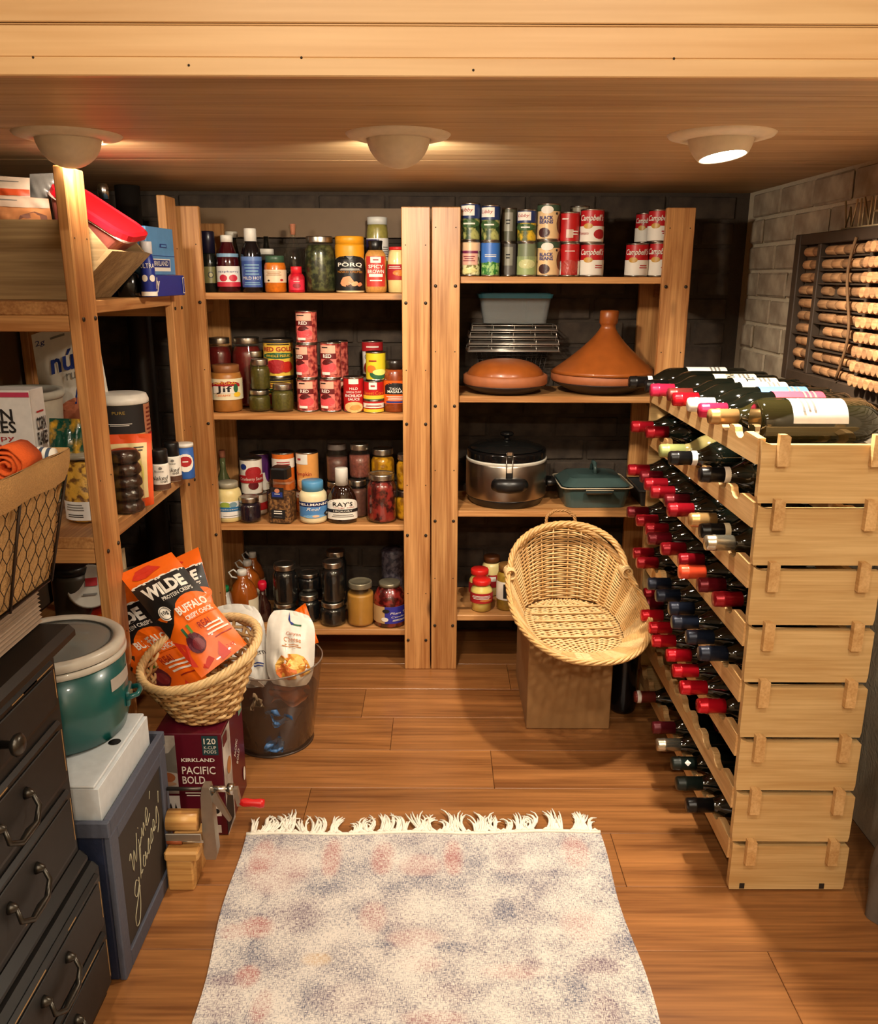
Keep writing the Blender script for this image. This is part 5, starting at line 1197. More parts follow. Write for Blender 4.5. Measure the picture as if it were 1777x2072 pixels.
# ================================================================== blue crate with chalkboard, white carton, green slow cooker
BLUE = C('crate_blue', (26, 34, 58), .6, bump=.2, scale=200); BLUEG = C('crate_frame', (74, 78, 92), .6, bump=.2, scale=120); CHALK = C('chalkboard', (48, 40, 34), .75)
c0 = onZ(248, 1985, 0); c1 = onZ(365, 1760, 0)
QY0, QY1, QX1, QX0, QH = c0.y, c1.y, -.548, -.80, .324
t = thing('storage_crate', 'dark blue crate with chalkboard front beside the black dresser', 'crate', (0, 0, 0))
MB().box((QX0, QY0, .0005), (QX1-.012, QY1, QH-.03), BLUE, ch=.003).build('body', t)
mb = MB()
for lo, hi in (((QX0, QY0-.004, QH-.03), (QX1, QY0+.006, QH)), ((QX0, QY1-.006, QH-.03), (QX1, QY1+.004, QH)), ((QX1-.012, QY0+.006, QH-.03), (QX1, QY1-.006, QH)), ((QX0-.0, QY0+.006, QH-.03), (QX0+.01, QY1-.006, QH))): mb.box(lo, hi, BLUEG, ch=.002)
mb.build('top_rim', t)
for y0_, y1_, z0_, z1_ in ((QY0, QY0+.032, .0005, QH-.03), (QY1-.032, QY1, .0005, QH-.03), (QY0+.032, QY1-.032, .0005, .036), (QY0+.032, QY1-.032, QH-.055, QH-.03)):
    MB().box((QX1-.012, y0_, z0_), (QX1, y1_, z1_), BLUEG, ch=.002).build('frame_rail', t)
MB().box((QX1-.0115, QY0+.032, .036), (QX1-.005, QY1-.032, QH-.055), CHALK).build('chalkboard', t)
mb = MB(); p = side_print(mb, QY1-QY0-.064, .036, QH-.055, QX1-.005, QY0+.032); CHK = C('chalk', (196, 190, 160), .9)
def scribble(p, strokes, w, m):
    for st in strokes:
        cp = [Vector((a, b, 0)) for a, b in st]; sm = []
        for i in range(len(cp)-1):
            p0, p1, p2, p3 = cp[max(i-1, 0)], cp[i], cp[i+1], cp[min(i+2, len(cp)-1)]
            for k in range(4): f = k/4; sm.append(.5*(2*p1+(p2-p0)*f+(2*p0-5*p1+4*p2-p3)*f*f+(3*p1-p0-3*p2+p3)*f**3))
        sm.append(cp[-1]); mbp = [Vector(p.fn(a.x, a.y, .0006)) for a in sm]; p.mb.tube(mbp, w, m, n=5)
W_ = [[(-.62, .66), (-.55, .70), (-.50, .52), (-.42, .68), (-.36, .55), (-.26, .78)], [(-.2, .70), (-.16, .62), (-.08, .68)], [(-.18, .80), (-.17, .79)], [(-.05, .66), (-.02, .74), (.02, .65), (.07, .76), (.13, .66)],
      [(.16, .70), (.28, .78), (.24, .84), (.17, .76), (.22, .68), (.38, .74)], [(.42, .86), (.47, .92)]]
G_ = [[(-.34, .36), (-.46, .42), (-.56, .34), (-.48, .28), (-.36, .34), (-.34, .40), (-.36, .2), (-.46, .06), (-.6, .05), (-.62, .14), (-.5, .22), (-.32, .32)], [(-.26, .36), (-.16, .60), (-.20, .62), (-.22, .40), (-.14, .40)], [(.02, .46), (-.06, .50), (-.1, .42), (-.02, .40), (.04, .50), (.06, .42), (.12, .46)],
      [(.14, .44), (.22, .56), (.26, .46), (.16, .43)], [(.3, .48), (.38, .60), (.42, .50), (.32, .47)], [(.46, .54), (.56, .58), (.5, .64), (.46, .54), (.6, .54)], [(.62, .56), (.7, .70), (.76, .56), (.66, .46)], [(.8, .7), (.84, .8)]]
scribble(p, W_+G_, .00075, CHK); mb.build('chalk_writing', t)
WCARD = C('white_card', (206, 212, 216), .6); WX1, WX0, WY0, WY1, WZ = QX1-.016, QX0+.02, QY0+.012, QY1-.035, .384
t = thing('white_carton', 'flat white carton with round hole standing in the blue crate', 'carton', (0, 0, 0))
MB().box((WX0, WY0, QH-.028), (WX1, WY1, WZ-.006), WCARD, ch=.001).build('carton', t)
MB().box((WX0, WY0-.0006, WZ-.0055), (WX1-.006, WY1, WZ), WCARD, ch=.0015).build('lid_flap', t)
pc = onZ(232, 1501, WZ+.0008)
MB().lathe([(.011, 0), (0, .0001)], C('hole_black', (8, 8, 8), .9, var=0), n=20, M=Matrix.Translation(pc)).build('hole', t)
GRN = C('green_enamel', (8, 82, 80), .3, coat=.3, var=.05); LIDP = C('lid_rim', (196, 190, 178), .35, coat=.3)
CC = Vector((-.695, 1.415, WZ+.0005)); RR = .118
t = thing('slow_cooker', 'dark green slow cooker with pale rim and glass lid on the white carton', 'slow cooker', CC)
MB().lathe([(RR*.82, 0), (RR*.92, .006), (RR*.98, .03), (RR, .06), (RR, .150)], GRN, n=56).build('body', t)
MB().lathe([(RR, .150), (RR*1.03, .152), (RR*1.035, .160), (RR*1.0, .163)], LIDP, n=56, cap=False).build('body_rim', t)
MB().lathe([(RR*1.0, .164), (RR*1.03, .166), (RR*1.02, .178), (RR*.96, .184), (RR*.86, .180), (RR*.82, .172)], LIDP, n=56, cap=False).build('lid_rim', t)
MB().tube([(RR*.84*math.cos(a), RR*.84*math.sin(a), .178) for a in [2*PI*i/48 for i in range(48)]], .0015, C('gasket', (70, 70, 66), .5), n=5, closed=True).build('gasket', t)
MB().lathe([(RR*.84, .176), (RR*.6, .181), (RR*.2, .184), (0, .184)], thin_glass('grey_lid_glass', (150, 152, 148), .55, .08, 1.2), n=48, cap=False).build('glass_lid', t)
MB().lathe([(RR*.9, .150), (RR*.85, .1), (0, .095)], C('crock_grey', (120, 118, 110), .4), n=40, cap=False).build('crock', t)
mb = MB(); hx = RR+.001; A0 = math.radians(14); Mh = Matrix.Rotation(A0, 4, 'Z')
mb.tube([(hx-.004, -.024, .062), (hx+.016, -.018, .066), (hx+.02, 0, .067), (hx+.016, .018, .066), (hx-.004, .024, .062)], .005, GRN, n=10, M=Mh); mb.box((hx-.006, -.026, .045), (hx+.003, .026, .075), GRN, ch=.003, M=Mh); mb.build('handle', t)
mb = MB(); p = cyl_print(mb, RR, .098, .122, rot=math.radians(88)); p.q(-.2, .2, 0, 1, C('sticker', (170, 164, 156), .5), 1); mb.build('sticker', t)

# ================================================================== black dresser
BLK_ = speckle('worn_black_paint', (12, 11, 10), (150, 116, 76), 26, .70, .73, .42, stretch=(1, 1, 1)); BLKP = speckle('black_paint', (11, 10, 9), (17, 15, 14), 60, .4, .6, .55)
WORN = C('bare_wood_edge', (160, 124, 80), .7)
IRON = C('old_iron', (70, 66, 60), .35, .9)
t = thing('dresser', 'worn black wooden dresser with bail pulls in the foreground corner', 'dresser', (0, 0, 0))
DX, DY0, DY1 = -.583, .42, 1.183
MB().box((-1.06, DY0, .30), (DX, DY1, .662), BLKP, ch=.004).build('upper_case', t)
MB().box((-1.08, DY0-.02, .028), (DX+.022, DY1+.022, .27), BLKP, ch=.010).build('lower_case', t)
MB().box((-1.07, DY0-.01, .27), (DX+.012, DY1+.012, .30), BLK_, ch=.012).build('waist_moulding', t)
MB().box((-1.09, DY0-.02, .663), (DX+.030, DY1+.022, .690), BLK_, ch=.009).build('top', t)
MB().box((-1.08, DY0-.02, 0), (DX+.012, DY1+.012, .0275), BLK_, ch=.004).build('plinth', t)
def drawer(y0, y1, z0, z1, x, pull):
    d = MB(); d.box((x-.004, y0, z0), (x+.008, y1, z1), BLK_, ch=.006); d = d.build('drawer', t)
    inset = MB(); inset.box((x+.0078, y0+.014, z0+.012), (x+.0105, y1-.014, z1-.012), BLKP, ch=.002); inset.build('panel', d)
    rn_ = random.Random(int(z0*1000))
    for _ in range(4):
        ya = rn_.uniform(y0+.01, y1-.08); yb = ya+rn_.uniform(.02, .09); MB().box((x+.0076, ya, z1-.0078), (x+.0086, min(yb, y1-.008), z1-.0060), WORN).build('worn_edge', d)
    MB().box((x+.0076, y1-.0080, z0+.02), (x+.0086, y1-.0064, z1-.015), WORN).build('worn_edge', d)
    n = 2 if y1-y0 > .5 else 1
    for k in range(n):
        yc = (y0+y1)/2 if n == 1 else y0+(y1-y0)*(.24, .76)[k]; zc = (z0+z1)/2
        mb = MB()
        if pull == 'knob': mb.lathe([(.006, 0), (.005, .012), (.014, .018), (.016, .024), (.01, .029), (0, .03)], IRON, n=18, M=Matrix.Translation((x+.010, yc, zc)) @ Matrix.Rotation(PI/2, 4, 'Y')); mb.build('knob', d)
        else:
            for s in (-1, 1): mb.lathe([(.009, 0), (.007, .006), (.004, .012), (0, .013)], IRON, n=12, M=Matrix.Translation((x+.010, yc+s*.04, zc+.012)) @ Matrix.Rotation(PI/2, 4, 'Y'))
            mb.tube([(x+.020, yc-.04, zc+.012), (x+.026, yc-.042, zc-.008), (x+.03, yc-.022, zc-.022), (x+.031, yc, zc-.019), (x+.03, yc+.022, zc-.022), (x+.026, yc+.042, zc-.008), (x+.020, yc+.04, zc+.012)], [.003, .004, .0045, .006, .0045, .004, .003], IRON, n=8); mb.build('bail_pull', d)
drawer(.815, 1.165, .566, .648, DX, 'knob'); drawer(.45, .80, .566, .648, DX, 'knob')
drawer(.44, 1.165, .442, .548, DX, 'bail'); drawer(.44, 1.165, .318, .428, DX, 'bail')
drawer(.43, 1.18, .158, .262, DX+.022, 'bail'); drawer(.43, 1.18, .040, .148, DX+.022, 'bail')

# ridged box and wire basket on the dresser
RIDGE = C('ridged_card', (150, 128, 108), .7); t = thing('ridged_box', 'flat corrugated grey-brown box on top of the dresser', 'box', (0, 0, 0))
pts = []
for i in range(61):
    zz = .6915+.066*i/60; pts.append((-.607+.0022*math.cos(i*PI*2/6), zz))
mb = MB(); mb.prism(pts+[(-.92, .7575), (-.92, .6915)], .78, 1.205, RIDGE); mb.build('carton', t)
BURL = C('burlap', (178, 138, 86), .95, bump=.5, scale=400, var=.15); WIRED = C('rusty_wire', (52, 38, 26), .5, .6)
t = thing('wire_basket', 'burlap-lined chicken-wire basket on the dresser', 'basket', (0, 0, 0))
bx0, bx1, by0, by1, bz0 = -.86, -.583, .80, 1.195, .760; tx0, tx1, ty0, ty1, tz1 = -.89, -.548, .775, 1.228, .952
def wallpt(side, a, b, out=0):
    """a along, b up"""
    if side == 'x': p0, p1, q0, q1 = Vector((bx1, by0, bz0)), Vector((bx1, by1, bz0)), Vector((tx1, ty0, tz1)), Vector((tx1, ty1, tz1)); n = Vector((1, 0, -.18))
    elif side == 'y': p0, p1, q0, q1 = Vector((bx1, by1, bz0)), Vector((bx0, by1, bz0)), Vector((tx1, ty1, tz1)), Vector((tx0, ty1, tz1)); n = Vector((0, 1, -.17))
    elif side == '-x': p0, p1, q0, q1 = Vector((bx0, by1, bz0)), Vector((bx0, by0, bz0)), Vector((tx0, ty1, tz1)), Vector((tx0, ty0, tz1)); n = Vector((-1, 0, 0))
    else: p0, p1, q0, q1 = Vector((bx0, by0, bz0)), Vector((bx1, by0, bz0)), Vector((tx0, ty0, tz1)), Vector((tx1, ty0, tz1)); n = Vector((0, -1, 0))
    return p0.lerp(p1, a).lerp(q0.lerp(q1, a), b)+n*out
mb = MB()
for sd in ('x', 'y', '-x', '-y'):
    mb.grid(lambda a, b: wallpt(sd, a, b, -.003+.0025*math.sin(17*a+9*b)), 20, 8, BURL)
mb.add([(bx0, by0, bz0+.004), (bx1, by0, bz0+.004), (bx1, by1, bz0+.004), (bx0, by1, bz0+.004)], [(0, 1, 2, 3)], BURL); mb.build('liner', t)
for sd in ('x', 'y', '-x', '-y'):
    mb = MB(); mb.grid(lambda a, b: wallpt(sd, a, .78+.24*b, .005+.002*math.sin(a*23)+.003*math.sin(PI*b)), 20, 5, BURL)
    mb.grid(lambda a, b: wallpt(sd, a, 1.02-.10*b, .005-.012*min(1, b*3)), 20, 4, BURL); mb.build('cuff', t)
mb = MB(); mb2 = MB()
for sd, cols_ in (('x', 15), ('y', 10)):
    rows = 7
    for r_ in range(rows+1):
        for c_ in range(cols_+1):
            def nd(i, j): return wallpt(sd, min(1, max(0, i/cols_)), min(1, max(0, j/rows*.80)), .0025)
            o_ = .5*(r_ % 2); x_ = c_+o_
            if x_ > cols_: continue
            mb.tube([nd(x_, r_-.0), nd(x_, r_+.35)], .0007, WIRED, n=4, cap=False)
            if r_ < rows:
                if x_-.5 >= 0: mb.tube([nd(x_, r_+.35), nd(x_-.5, r_+1)], .0007, WIRED, n=4, cap=False)
                if x_+.5 <= cols_: mb.tube([nd(x_, r_+.35), nd(x_+.5, r_+1)], .0007, WIRED, n=4, cap=False)
mb.build('chicken_wire', t)
for sd, aa in (('x', (0, .35, .68, 1)), ('y', (.5,))):
    for a in aa: mb2.tube([wallpt(sd, a, 0, .0035), wallpt(sd, a, .82, .0035)], .0022, WIRED, n=6)
mb2.tube([(bx1+.003, by0, bz0+.003), (bx1+.003, by1+.003, bz0+.003), (bx0, by1+.003, bz0+.003), (bx0, by0, bz0+.003)], .0028, BLACKM, n=6, closed=True); mb2.build('frame_rods', t)
# rolled cloths in it
ORC = C('orange_cloth', (206, 84, 22), .9, bump=.3, scale=300)
t = thing('rolled_cloth', 'rolled orange cloth in the burlap basket', 'cloth', (-.590, 1.125, .948))
P = []
for i in range(80):
    a = i*.30; r = .004+.00105*a; P.append((r*math.cos(a), r*math.sin(a)))
V = []; F = []
for i, (a, b) in enumerate(P): w_ = 1+.05*math.sin(i*1.7); V += [(a*w_, 0, b*w_), (a*w_, .055, b*w_)]
for i in range(len(P)-1): F.append((2*i, 2*i+2, 2*i+3, 2*i+1))
MB().add(V, F, ORC, True).build('roll', t).modifiers.new('thick', 'SOLIDIFY').thickness = .0032
STRP = None
def stripes():
    mt, nt, b = _new('striped_cloth'); N_ = nt.nodes.new; L_ = nt.links.new
    tc = N_('ShaderNodeTexCoord'); wv = N_('ShaderNodeTexWave'); wv.inputs['Scale'].default_value = 30; wv.bands_direction = 'X'; L_(tc.outputs['Object'], wv.inputs['Vector'])
    cr = N_('ShaderNodeValToRGB'); cr.color_ramp.interpolation = 'CONSTANT'; cr.color_ramp.elements[0].color = (*lin((60, 74, 96)), 1); cr.color_ramp.elements[1].position = .5; cr.color_ramp.elements[1].color = (*lin((220, 216, 204)), 1)
    L_(wv.outputs['Fac'], cr.inputs[0]); L_(cr.outputs[0], b.inputs['Base Color']); b.inputs['Roughness'].default_value = .9; return mt
t = thing('folded_cloth', 'blue and white striped cloth folded behind the orange roll', 'cloth', (-.603, 1.203, .946))
mb = MB(); mb.lathe([(.001, -.05), (.014, -.047), (.017, 0), (.014, .047), (.001, .05)], stripes(), n=24, M=Matrix.Rotation(PI/2, 4, 'Y')); mb.build('fold', t)
t = thing('rolled_cloth', 'grey cloth bundle at the bottom of the burlap basket', 'cloth', (-.71, 1.0, .835))
mb = MB(); mb.lathe([(.02, -.15), (.045, -.13), (.05, 0), (.045, .13), (.02, .15)], C('grey_cloth', (130, 124, 116), .95), n=20, M=Matrix.Rotation(PI/2, 4, 'X') @ Matrix.Scale(1.8, 4, (1, 0, 0))); mb.build('roll', t)

# ================================================================== things on the side shelving unit
# wooden bin with sloping sides on the top shelf
z = LZ[0]+.001; OLDW = wood('old_board', (176, 148, 104), (126, 100, 66), 'X', rough=.8, scale=.9, contrast=.7, knots=False, tint=.03)
t = thing('wooden_bin', 'old wooden bin with sloped sides on the top side shelf', 'bin', (0, 0, 0)); yb0, yb1 = 1.822, 2.062
side = [(-1.09, z), (-.775, z), (-.682, 1.2486), (-.7317, 1.309), (-1.09, 1.309)]
MB().prism(side, yb0, yb0+.012, OLDW).build('side_board', t); MB().prism(side, yb1-.012, yb1, OLDW).build('side_board', t)
MB().prism([(-.785, z), (-.775, z), (-.672, 1.2486), (-.682, 1.252)], yb0-.0005, yb1+.0005, OLDW).build('front_board', t)
MB().box((-1.09, yb0+.0125, z), (-.786, yb1-.0125, z+.010), OLDW).build('bottom_board', t); MB().box((-1.09, yb0+.0125, z+.011), (-1.08, yb1-.0125, 1.309), OLDW).build('back_board', t)
ang = math.radians(33); Mt = Matrix.Translation((-.742, 1.945, 1.322)) @ Matrix.Rotation(ang, 4, 'Y') @ Matrix.Rotation(math.radians(8), 4, 'X')
t = thing('food_tub', 'translucent pink tub with red lid tilted in the wooden bin', 'tub', M=Mt)
mb = MB(); frustum(mb, .062, .042, .090, .060, -.056, .0, C('pink_tub', (176, 96, 84), .4, coat=.3), .35, cap=(True, False)); mb.build('tub', t)
REDP = C('red_lid_plastic', (212, 22, 40), .35, coat=.3)
mb = MB(); frustum(mb, .094, .064, .094, .064, .0, .004, C('lid_seal', (220, 190, 180), .4), .35); frustum(mb, .098, .068, .098, .068, .0045, .017, REDP, .6); frustum(mb, .098, .068, .090, .060, .017, .0205, REDP, .6, cap=(False, False)); frustum(mb, .090, .060, .083, .053, .0205, .012, REDP, .6, cap=(False, True)); mb.build('lid', t)
bag('food_bag', 'clear bag of orange food in the wooden bin', 'food bag', *q3((-40, 392, 1.86), (98, 402, 1.87), (110, 470, 1.88), (-40, 470, 1.87)), .014, C('clear_bag_orange', (196, 130, 84), .3, coat=.5, scale=30, var=.35), draw=lambda p: p.q(-1, 1, .72, 1, C('bag_haze', (206, 180, 160), .4), 1).lines(-.3, .9, .9, .06, 1, INKGR).poly([(.0, .1), (.2, .5), (.6, .62), (.9, .5), (.9, .1)], col(150, 104, 90), 2), seed=41)
bag('food_packet', 'white packet with orange band at the back of the wooden bin', 'packet', *q3((-40, 354, 1.93), (60, 360, 1.93), (62, 420, 1.93), (-40, 420, 1.93)), .012, C('packet_white', (206, 184, 164), .5), draw=lambda p: p.q(-1, 1, .38, .6, col(200, 76, 34), 1).lines(.2, .85, .9, .06, 1, INKGR), seed=42)
bag('food_packet', 'grey plastic packet beside the post in the wooden bin', 'packet', *q3((60, 352, 1.955), (112, 350, 1.96), (112, 425, 1.96), (60, 425, 1.955)), .01, C('packet_grey', (120, 116, 112), .35, coat=.4), seed=43)
# blue boxes and bottle further along
LBLU = C('light_blue_box', (86, 140, 190), .4); DBLU = C('deep_blue_box', (22, 44, 140), .4)
t = thing('flat_box', 'deep blue flat box lying at the end of the top side shelf', 'box', (-.825, 2.115, z), -.09); MB().box((0, 0, 0), (.138, .20, .050), DBLU, ch=.0012).build('carton', t)
mb = MB(); p = side_print(mb, .20, 0, .05, .138, 0); p.x('ly', -.72, .55, .22, .7, INKW, 3, bold=.02, shear=.2).q(-.95, -.8, .2, .26, INKW, 2).q(.86, .98, .1, .9, INKW, 2).q(.88, .96, .15, .85, DBLU, 3); mb.build('print', t)
t = thing('tall_box', 'light blue box standing on the deep blue flat box', 'box', (-.822, 2.125, z+.0505), -.09); MB().box((0, 0, 0), (.125, .165, .112), LBLU, ch=.0012).build('carton', t)
mb = MB(); p = side_print(mb, .165, 0, .112, .125, 0); p.q(-.95, .6, .08, .34, INKW, 1).q(-.92, .55, .16, .32, INKB, 2).x('KIRKLAND', -.2, .245, 1.2, .1, INKW, 4).q(-.1, .4, .58, .66, INKB, 2).q(-.03, .33, .6, .64, LBLU, 3).q(-1, 1, .4, .41, DBLU, 2); mb.build('print', t)
vessel('bottle', 'blue bottle with white band beside the light blue box', 'bottle', 283, 311, 488, z, 2.087, [(.9, 0), (1, .03), (1, .62), (.8, .75), (.6, .8)], DBLU, draw=lambda p: p.x('ULTRA', 0, .85, 1.2, .13, INKW, 3).e(-.3, .5, .25, .1, INKW, 2).e(.35, .5, .25, .1, INKW, 2).q(-1, 1, 0, .12, INKW, 2), lab=(.02, .66, 1.01), cap=capP(.85, .78, 1), capmat=col(220, 220, 224), group='top side shelf bottles')
vessel('bottle', 'squat black bottle half hidden by the wooden bin', 'bottle', 235, 283, 545, z, 2.10, [(.9, 0), (1, .04), (1, .8), (.6, .95), (0, 1)], C('black_bottle', (14, 13, 13), .15, var=0), group='top side shelf bottles')
vessel('wine_bottle', 'dark bottle with chrome stopper at the back of the top side shelf', 'bottle', 190, 243, 368, z, 2.22, [(.9, 0), (1, .02), (1, .5), (.5, .7), (.36, .78), (.36, .86)], C('black_bottle', (14, 13, 13), .15, var=0), cap=[(.4, .86), (.42, .96), (.3, 1), (0, 1)], capmat=STEEL, group='top side shelf bottles')
# second side shelf
z = LZ[1]+.001
t = thing('cereal_box', 'white corn flakes box with rooster on the side shelf', 'cereal box', (-1.075, 1.83, z)); MB().box((0, 0, 0), (.19, .068, .295), C('cereal_white', (222, 218, 214), .5), ch=.0012).build('carton', t)
mb = MB(); p = flat_print(mb, .19, 0, .295, 0, .095); p.x('CORN', .0, .82, 1.15, .09, INK, 3, bold=.02).x('FLAKES', .0, .73, 1.25, .09, INK, 3, bold=.02).x('Crispy', .1, .645, .9, .05, INKR, 3).x('Chicken', .1, .575, 1.2, .05, INKR, 3).x('Tenders', .1, .505, 1.2, .05, INKR, 3).lines(.2, .3, 1.4, .32, 9, INKGR).q(-1, 1, .95, .985, col(190, 60, 90), 2).e(.55, .1, .14, .04, col(222, 180, 140), 3); mb.build('front_print', t)
mb = MB(); p = side_print(mb, .068, 0, .295, .19, 0); p.x('CORN', .1, .74, 1.3, .1, INK, 3, bold=.03).x('FLAKES', .1, .63, 1.4, .1, INK, 3, bold=.03).lines(.1, .83, 1.0, .03, 1, INKR).poly([(-.6, .08), (-.4, .3), (.2, .45), (.5, .52), (.7, .4), (.4, .3), (.1, .26), (-.2, .12)], INKR, 3).poly([(-.1, .02), (.1, .2), (.5, .26), (.7, .02)], INKG, 3); mb.build('side_print', t)
vessel('bucket', 'white plastic bucket with clear lid behind the cereal box', 'bucket', -60, 131, 778, z, 2.02, [(.84, 0), (.86, .01), (.98, .93), (1.02, .95)], C('bucket_white', (206, 202, 186), .45), cap=[(1.0, .93), (1.04, .95), (1.04, 1), (.9, 1), (.88, .985), (0, .985)], capmat=C('cloudy_lid', (176, 174, 162), .35), capname='lid', group='side shelf groceries')
SALM = C('salmon_print', (196, 116, 84), .45, scale=30, var=.2)
def nutbag(p): p.q(-1, 1, 0, .5, SALM, 1, n=12).e(.2, .5, .5, .04, SALM, 1).x('nút', .05, .78, 1.0, .13, INKB, 4, bold=.02).x('rut', .2, .68, .4, .05, INKGR, 4).x('2g', -.75, .93, .3, .045, INKB, 4).lines(-.2, .94, .6, .03, 1, INKGR).poly([(.3, .72), (.36, .72), (.18, .5), (.12, .5)], INKB, 3).e(-.55, .36, .05, .02, INK, 3)
bag('snack_pouch', 'white and salmon nut pouch leaning behind the near post', 'pouch', *q3((63, 678, 2.17), (190, 636, 2.15), (250, 960, 2.13), (112, 985, 2.15)), .02, BAGW, draw=nutbag, seed=51, group='side shelf groceries')
FOILG = speckle('green_gold_foil', (10, 66, 50), (200, 150, 40), 28, .5, .64, .2, coat=.6, bump=.8); 
bag('candy_bag', 'shiny green and gold foil bag on the side shelf', 'candy bag', *q3((100, 846, 1.87), (170, 848, 1.87), (170, 1010, 1.86), (100, 1010, 1.86)), .02, FOILG, crumple=.01, seed=52, group='side shelf groceries')
NUTS = speckle('golden_nuts', (110, 66, 16), (222, 166, 60), 75, .38, .52, .5, bump=.6)
x, r, h = fit(131, 226, 905, z, 1.868)
t = thing('canister', 'clear canister of golden nuts with paper label behind the near post', 'canister', (x, 1.868, z), 0, 'side shelf groceries')
MB().lathe([(r*.97, .001), (r, .004), (r, h*.95)], GLASS, n=36, cap=False).build('wall', t); MB().lathe([(r*.95, .003), (r*.96, .006), (r*.96, h*.9), (0, h*.92)], NUTS, n=32).build('contents', t); MB().lathe([(r*1.02, h*.95), (r*1.02, h), (0, h)], C('canister_lid', (150, 140, 120), .4), n=32).build('lid', t)
mb = MB(); p = cyl_print(mb, r*1.0, h*.05, h*.33, rot=.05); p.q(-.62, .2, 0, 1, PAPER['white'], 1).lines(-.2, .7, .6, .4, 3, INKGR).lines(-.2, .25, .6, .2, 2, INK); mb.build('label', t)
x, r, h = fit(224, 288, 903, z, 1.925)
t = thing('chocolate_stack', 'tall clear sleeve of dark chocolate rounds at the shelf edge', 'chocolates', (x, 1.925, z), 0, 'side shelf groceries'); CHOC = speckle('dark_chocolate', (26, 12, 9), (56, 30, 22), 60, .42, .6, .25, bump=.8, coat=.4)
for k in range(5):
    z0_ = h*k/5; hh = h/5; MB().lathe([(r*.82, z0_+.001), (r*.97, z0_+hh*.25), (r*.95, z0_+hh*.6), (r*.78, z0_+hh*.96), (0, z0_+hh*.97)], CHOC, n=24).build('chocolate', t)
MB().lathe([(r, .001), (r, h)], GLASS, n=28, cap=False).build('sleeve', t)
ORP = C('pouch_orange', (220, 78, 24), .4, coat=.2)
def rawp(p): p.q(-.82, .82, .12, .88, C('pouch_cream', (222, 196, 140), .5), 1).poly([(-.82, .88), (-.2, .88), (-.5, .7), (-.82, .66)], col(90, 60, 40), 2).e(.45, .45, .25, .22, C('pouch_yellow', (210, 196, 100), .5), 2).lines(.5, .8, .4, .08, 2, INK).lines(.2, .3, .5, .2, 3, INKGR)
bag('snack_pouch', 'orange-bordered snack pouch behind the chocolate sleeve', 'pouch', *q3((206, 880, 2.01), (306, 877, 2.02), (312, 1020, 1.99), (214, 1045, 1.985)), .012, ORP, draw=rawp, seed=61, group='side shelf groceries')
def cow(p): p.q(-1, 1, 0, .42, col(196, 150, 100), 1).q(-1, 1, .42, 1, INK, 1).e(-.75, .3, .25, .12, col(110, 60, 40), 2).e(.4, .28, .14, .1, INK, 2).e(.1, .12, .2, .08, col(150, 60, 40), 2).q(.55, 1, .3, 1, col(170, 110, 80), 2).lines(.8, .65, .4, .6, 7, col(110, 40, 30), 3).x('PURE', -.1, .86, .3, .06, col(170, 140, 60), 3).lines(-.1, .62, .6, .06, 2, INKW).e(.8, .3, .2, .1, INKR, 3)
vessel('canister', 'black canister with white lid behind the orange pouch', 'canister', 203, 304, 788, z, 2.12, [(.95, 0), (.98, .01), (.98, .9)], INK, draw=cow, lab=(.42, .9, .99), cap=[(.98, .9), (1.03, .91), (1.03, .94), (.95, .99), (.8, 1), (0, 1)], capmat=WHITEP, capname='lid', group='side shelf groceries')
def naked(p): p.q(-1, 1, .0, 1, INKW, 1).q(-1, 1, 0, .22, col(90, 60, 46), 2).x('Naked', -.1, .5, 1.2, .17, INK, 4, shear=.3).x('oat', .2, .35, .5, .1, INK, 4).x('Bonne', -.1, .78, .6, .08, INK, 4).e(.0, .9, .12, .06, INKGR, 3)
for lab, u0, u1, vt, Y in (('black-capped white bottle nearer the chocolate sleeve', 307, 341, 905, 2.14), ('black-capped white bottle beside the blue tub', 333, 364, 892, 2.235)):
    vessel('bottle', lab, 'bottle', u0, u1, vt, z, Y, [(.9, 0), (1, .03), (1, .62), (.95, .66)], INKW, draw=naked, lab=(.03, .62, 1.01), cap=[(.97, .66), (.97, .97), (.9, 1), (0, 1)], capmat=BLACKP, group='black-capped bottles')
vessel('tub', 'blue and white tub by the far post of the side unit', 'tub', 357, 392, 893, z, 2.27, [(.95, 0), (1, .02), (1, .9)], col(50, 96, 170), draw=lambda p: p.e(0, .5, .6, .35, INKW, 2).e(0, .55, .45, .2, INKR, 3).lines(0, .55, .5, .1, 1, INKW, 4), lab=(.1, .85, 1.01), cap=capP(1.04, .9, 1), capmat=WHITEP, capname='lid', group='side shelf groceries')
# lowest side shelf, seen over the green cooker
z = LZ[2]+.001
def simple(name, label, cat, X_, Y_, r, h, m, lid=None, group='lowest side shelf'):
    t = thing(name, label, cat, (X_, Y_, z), 0, group); MB().lathe([(r*.9, 0), (r, .006), (r, h*.85), (r*.9, h*.92)], m, n=30).build('body', t)
    if lid: MB().lathe([(r*.93, h*.9), (r*.95, h*.98), (r*.85, h), (0, h)], lid, n=30).build('lid', t)
simple('jar', 'dark jar with black lid in the shadow of the lowest side shelf', 'jar', -.90, 1.96, .045, .22, col(60, 54, 44), BLACKP)
simple('jar', 'greyish glass jar behind the green cooker', 'jar', -.80, 2.11, .05, .15, speckle('grey_contents', (60, 52, 44), (120, 104, 84), 60), LIDS)
simple('jar', 'amber jar under the side shelf near the post', 'jar', -.99, 1.88, .038, .10, sauce(120, 84, 40), LIDS)
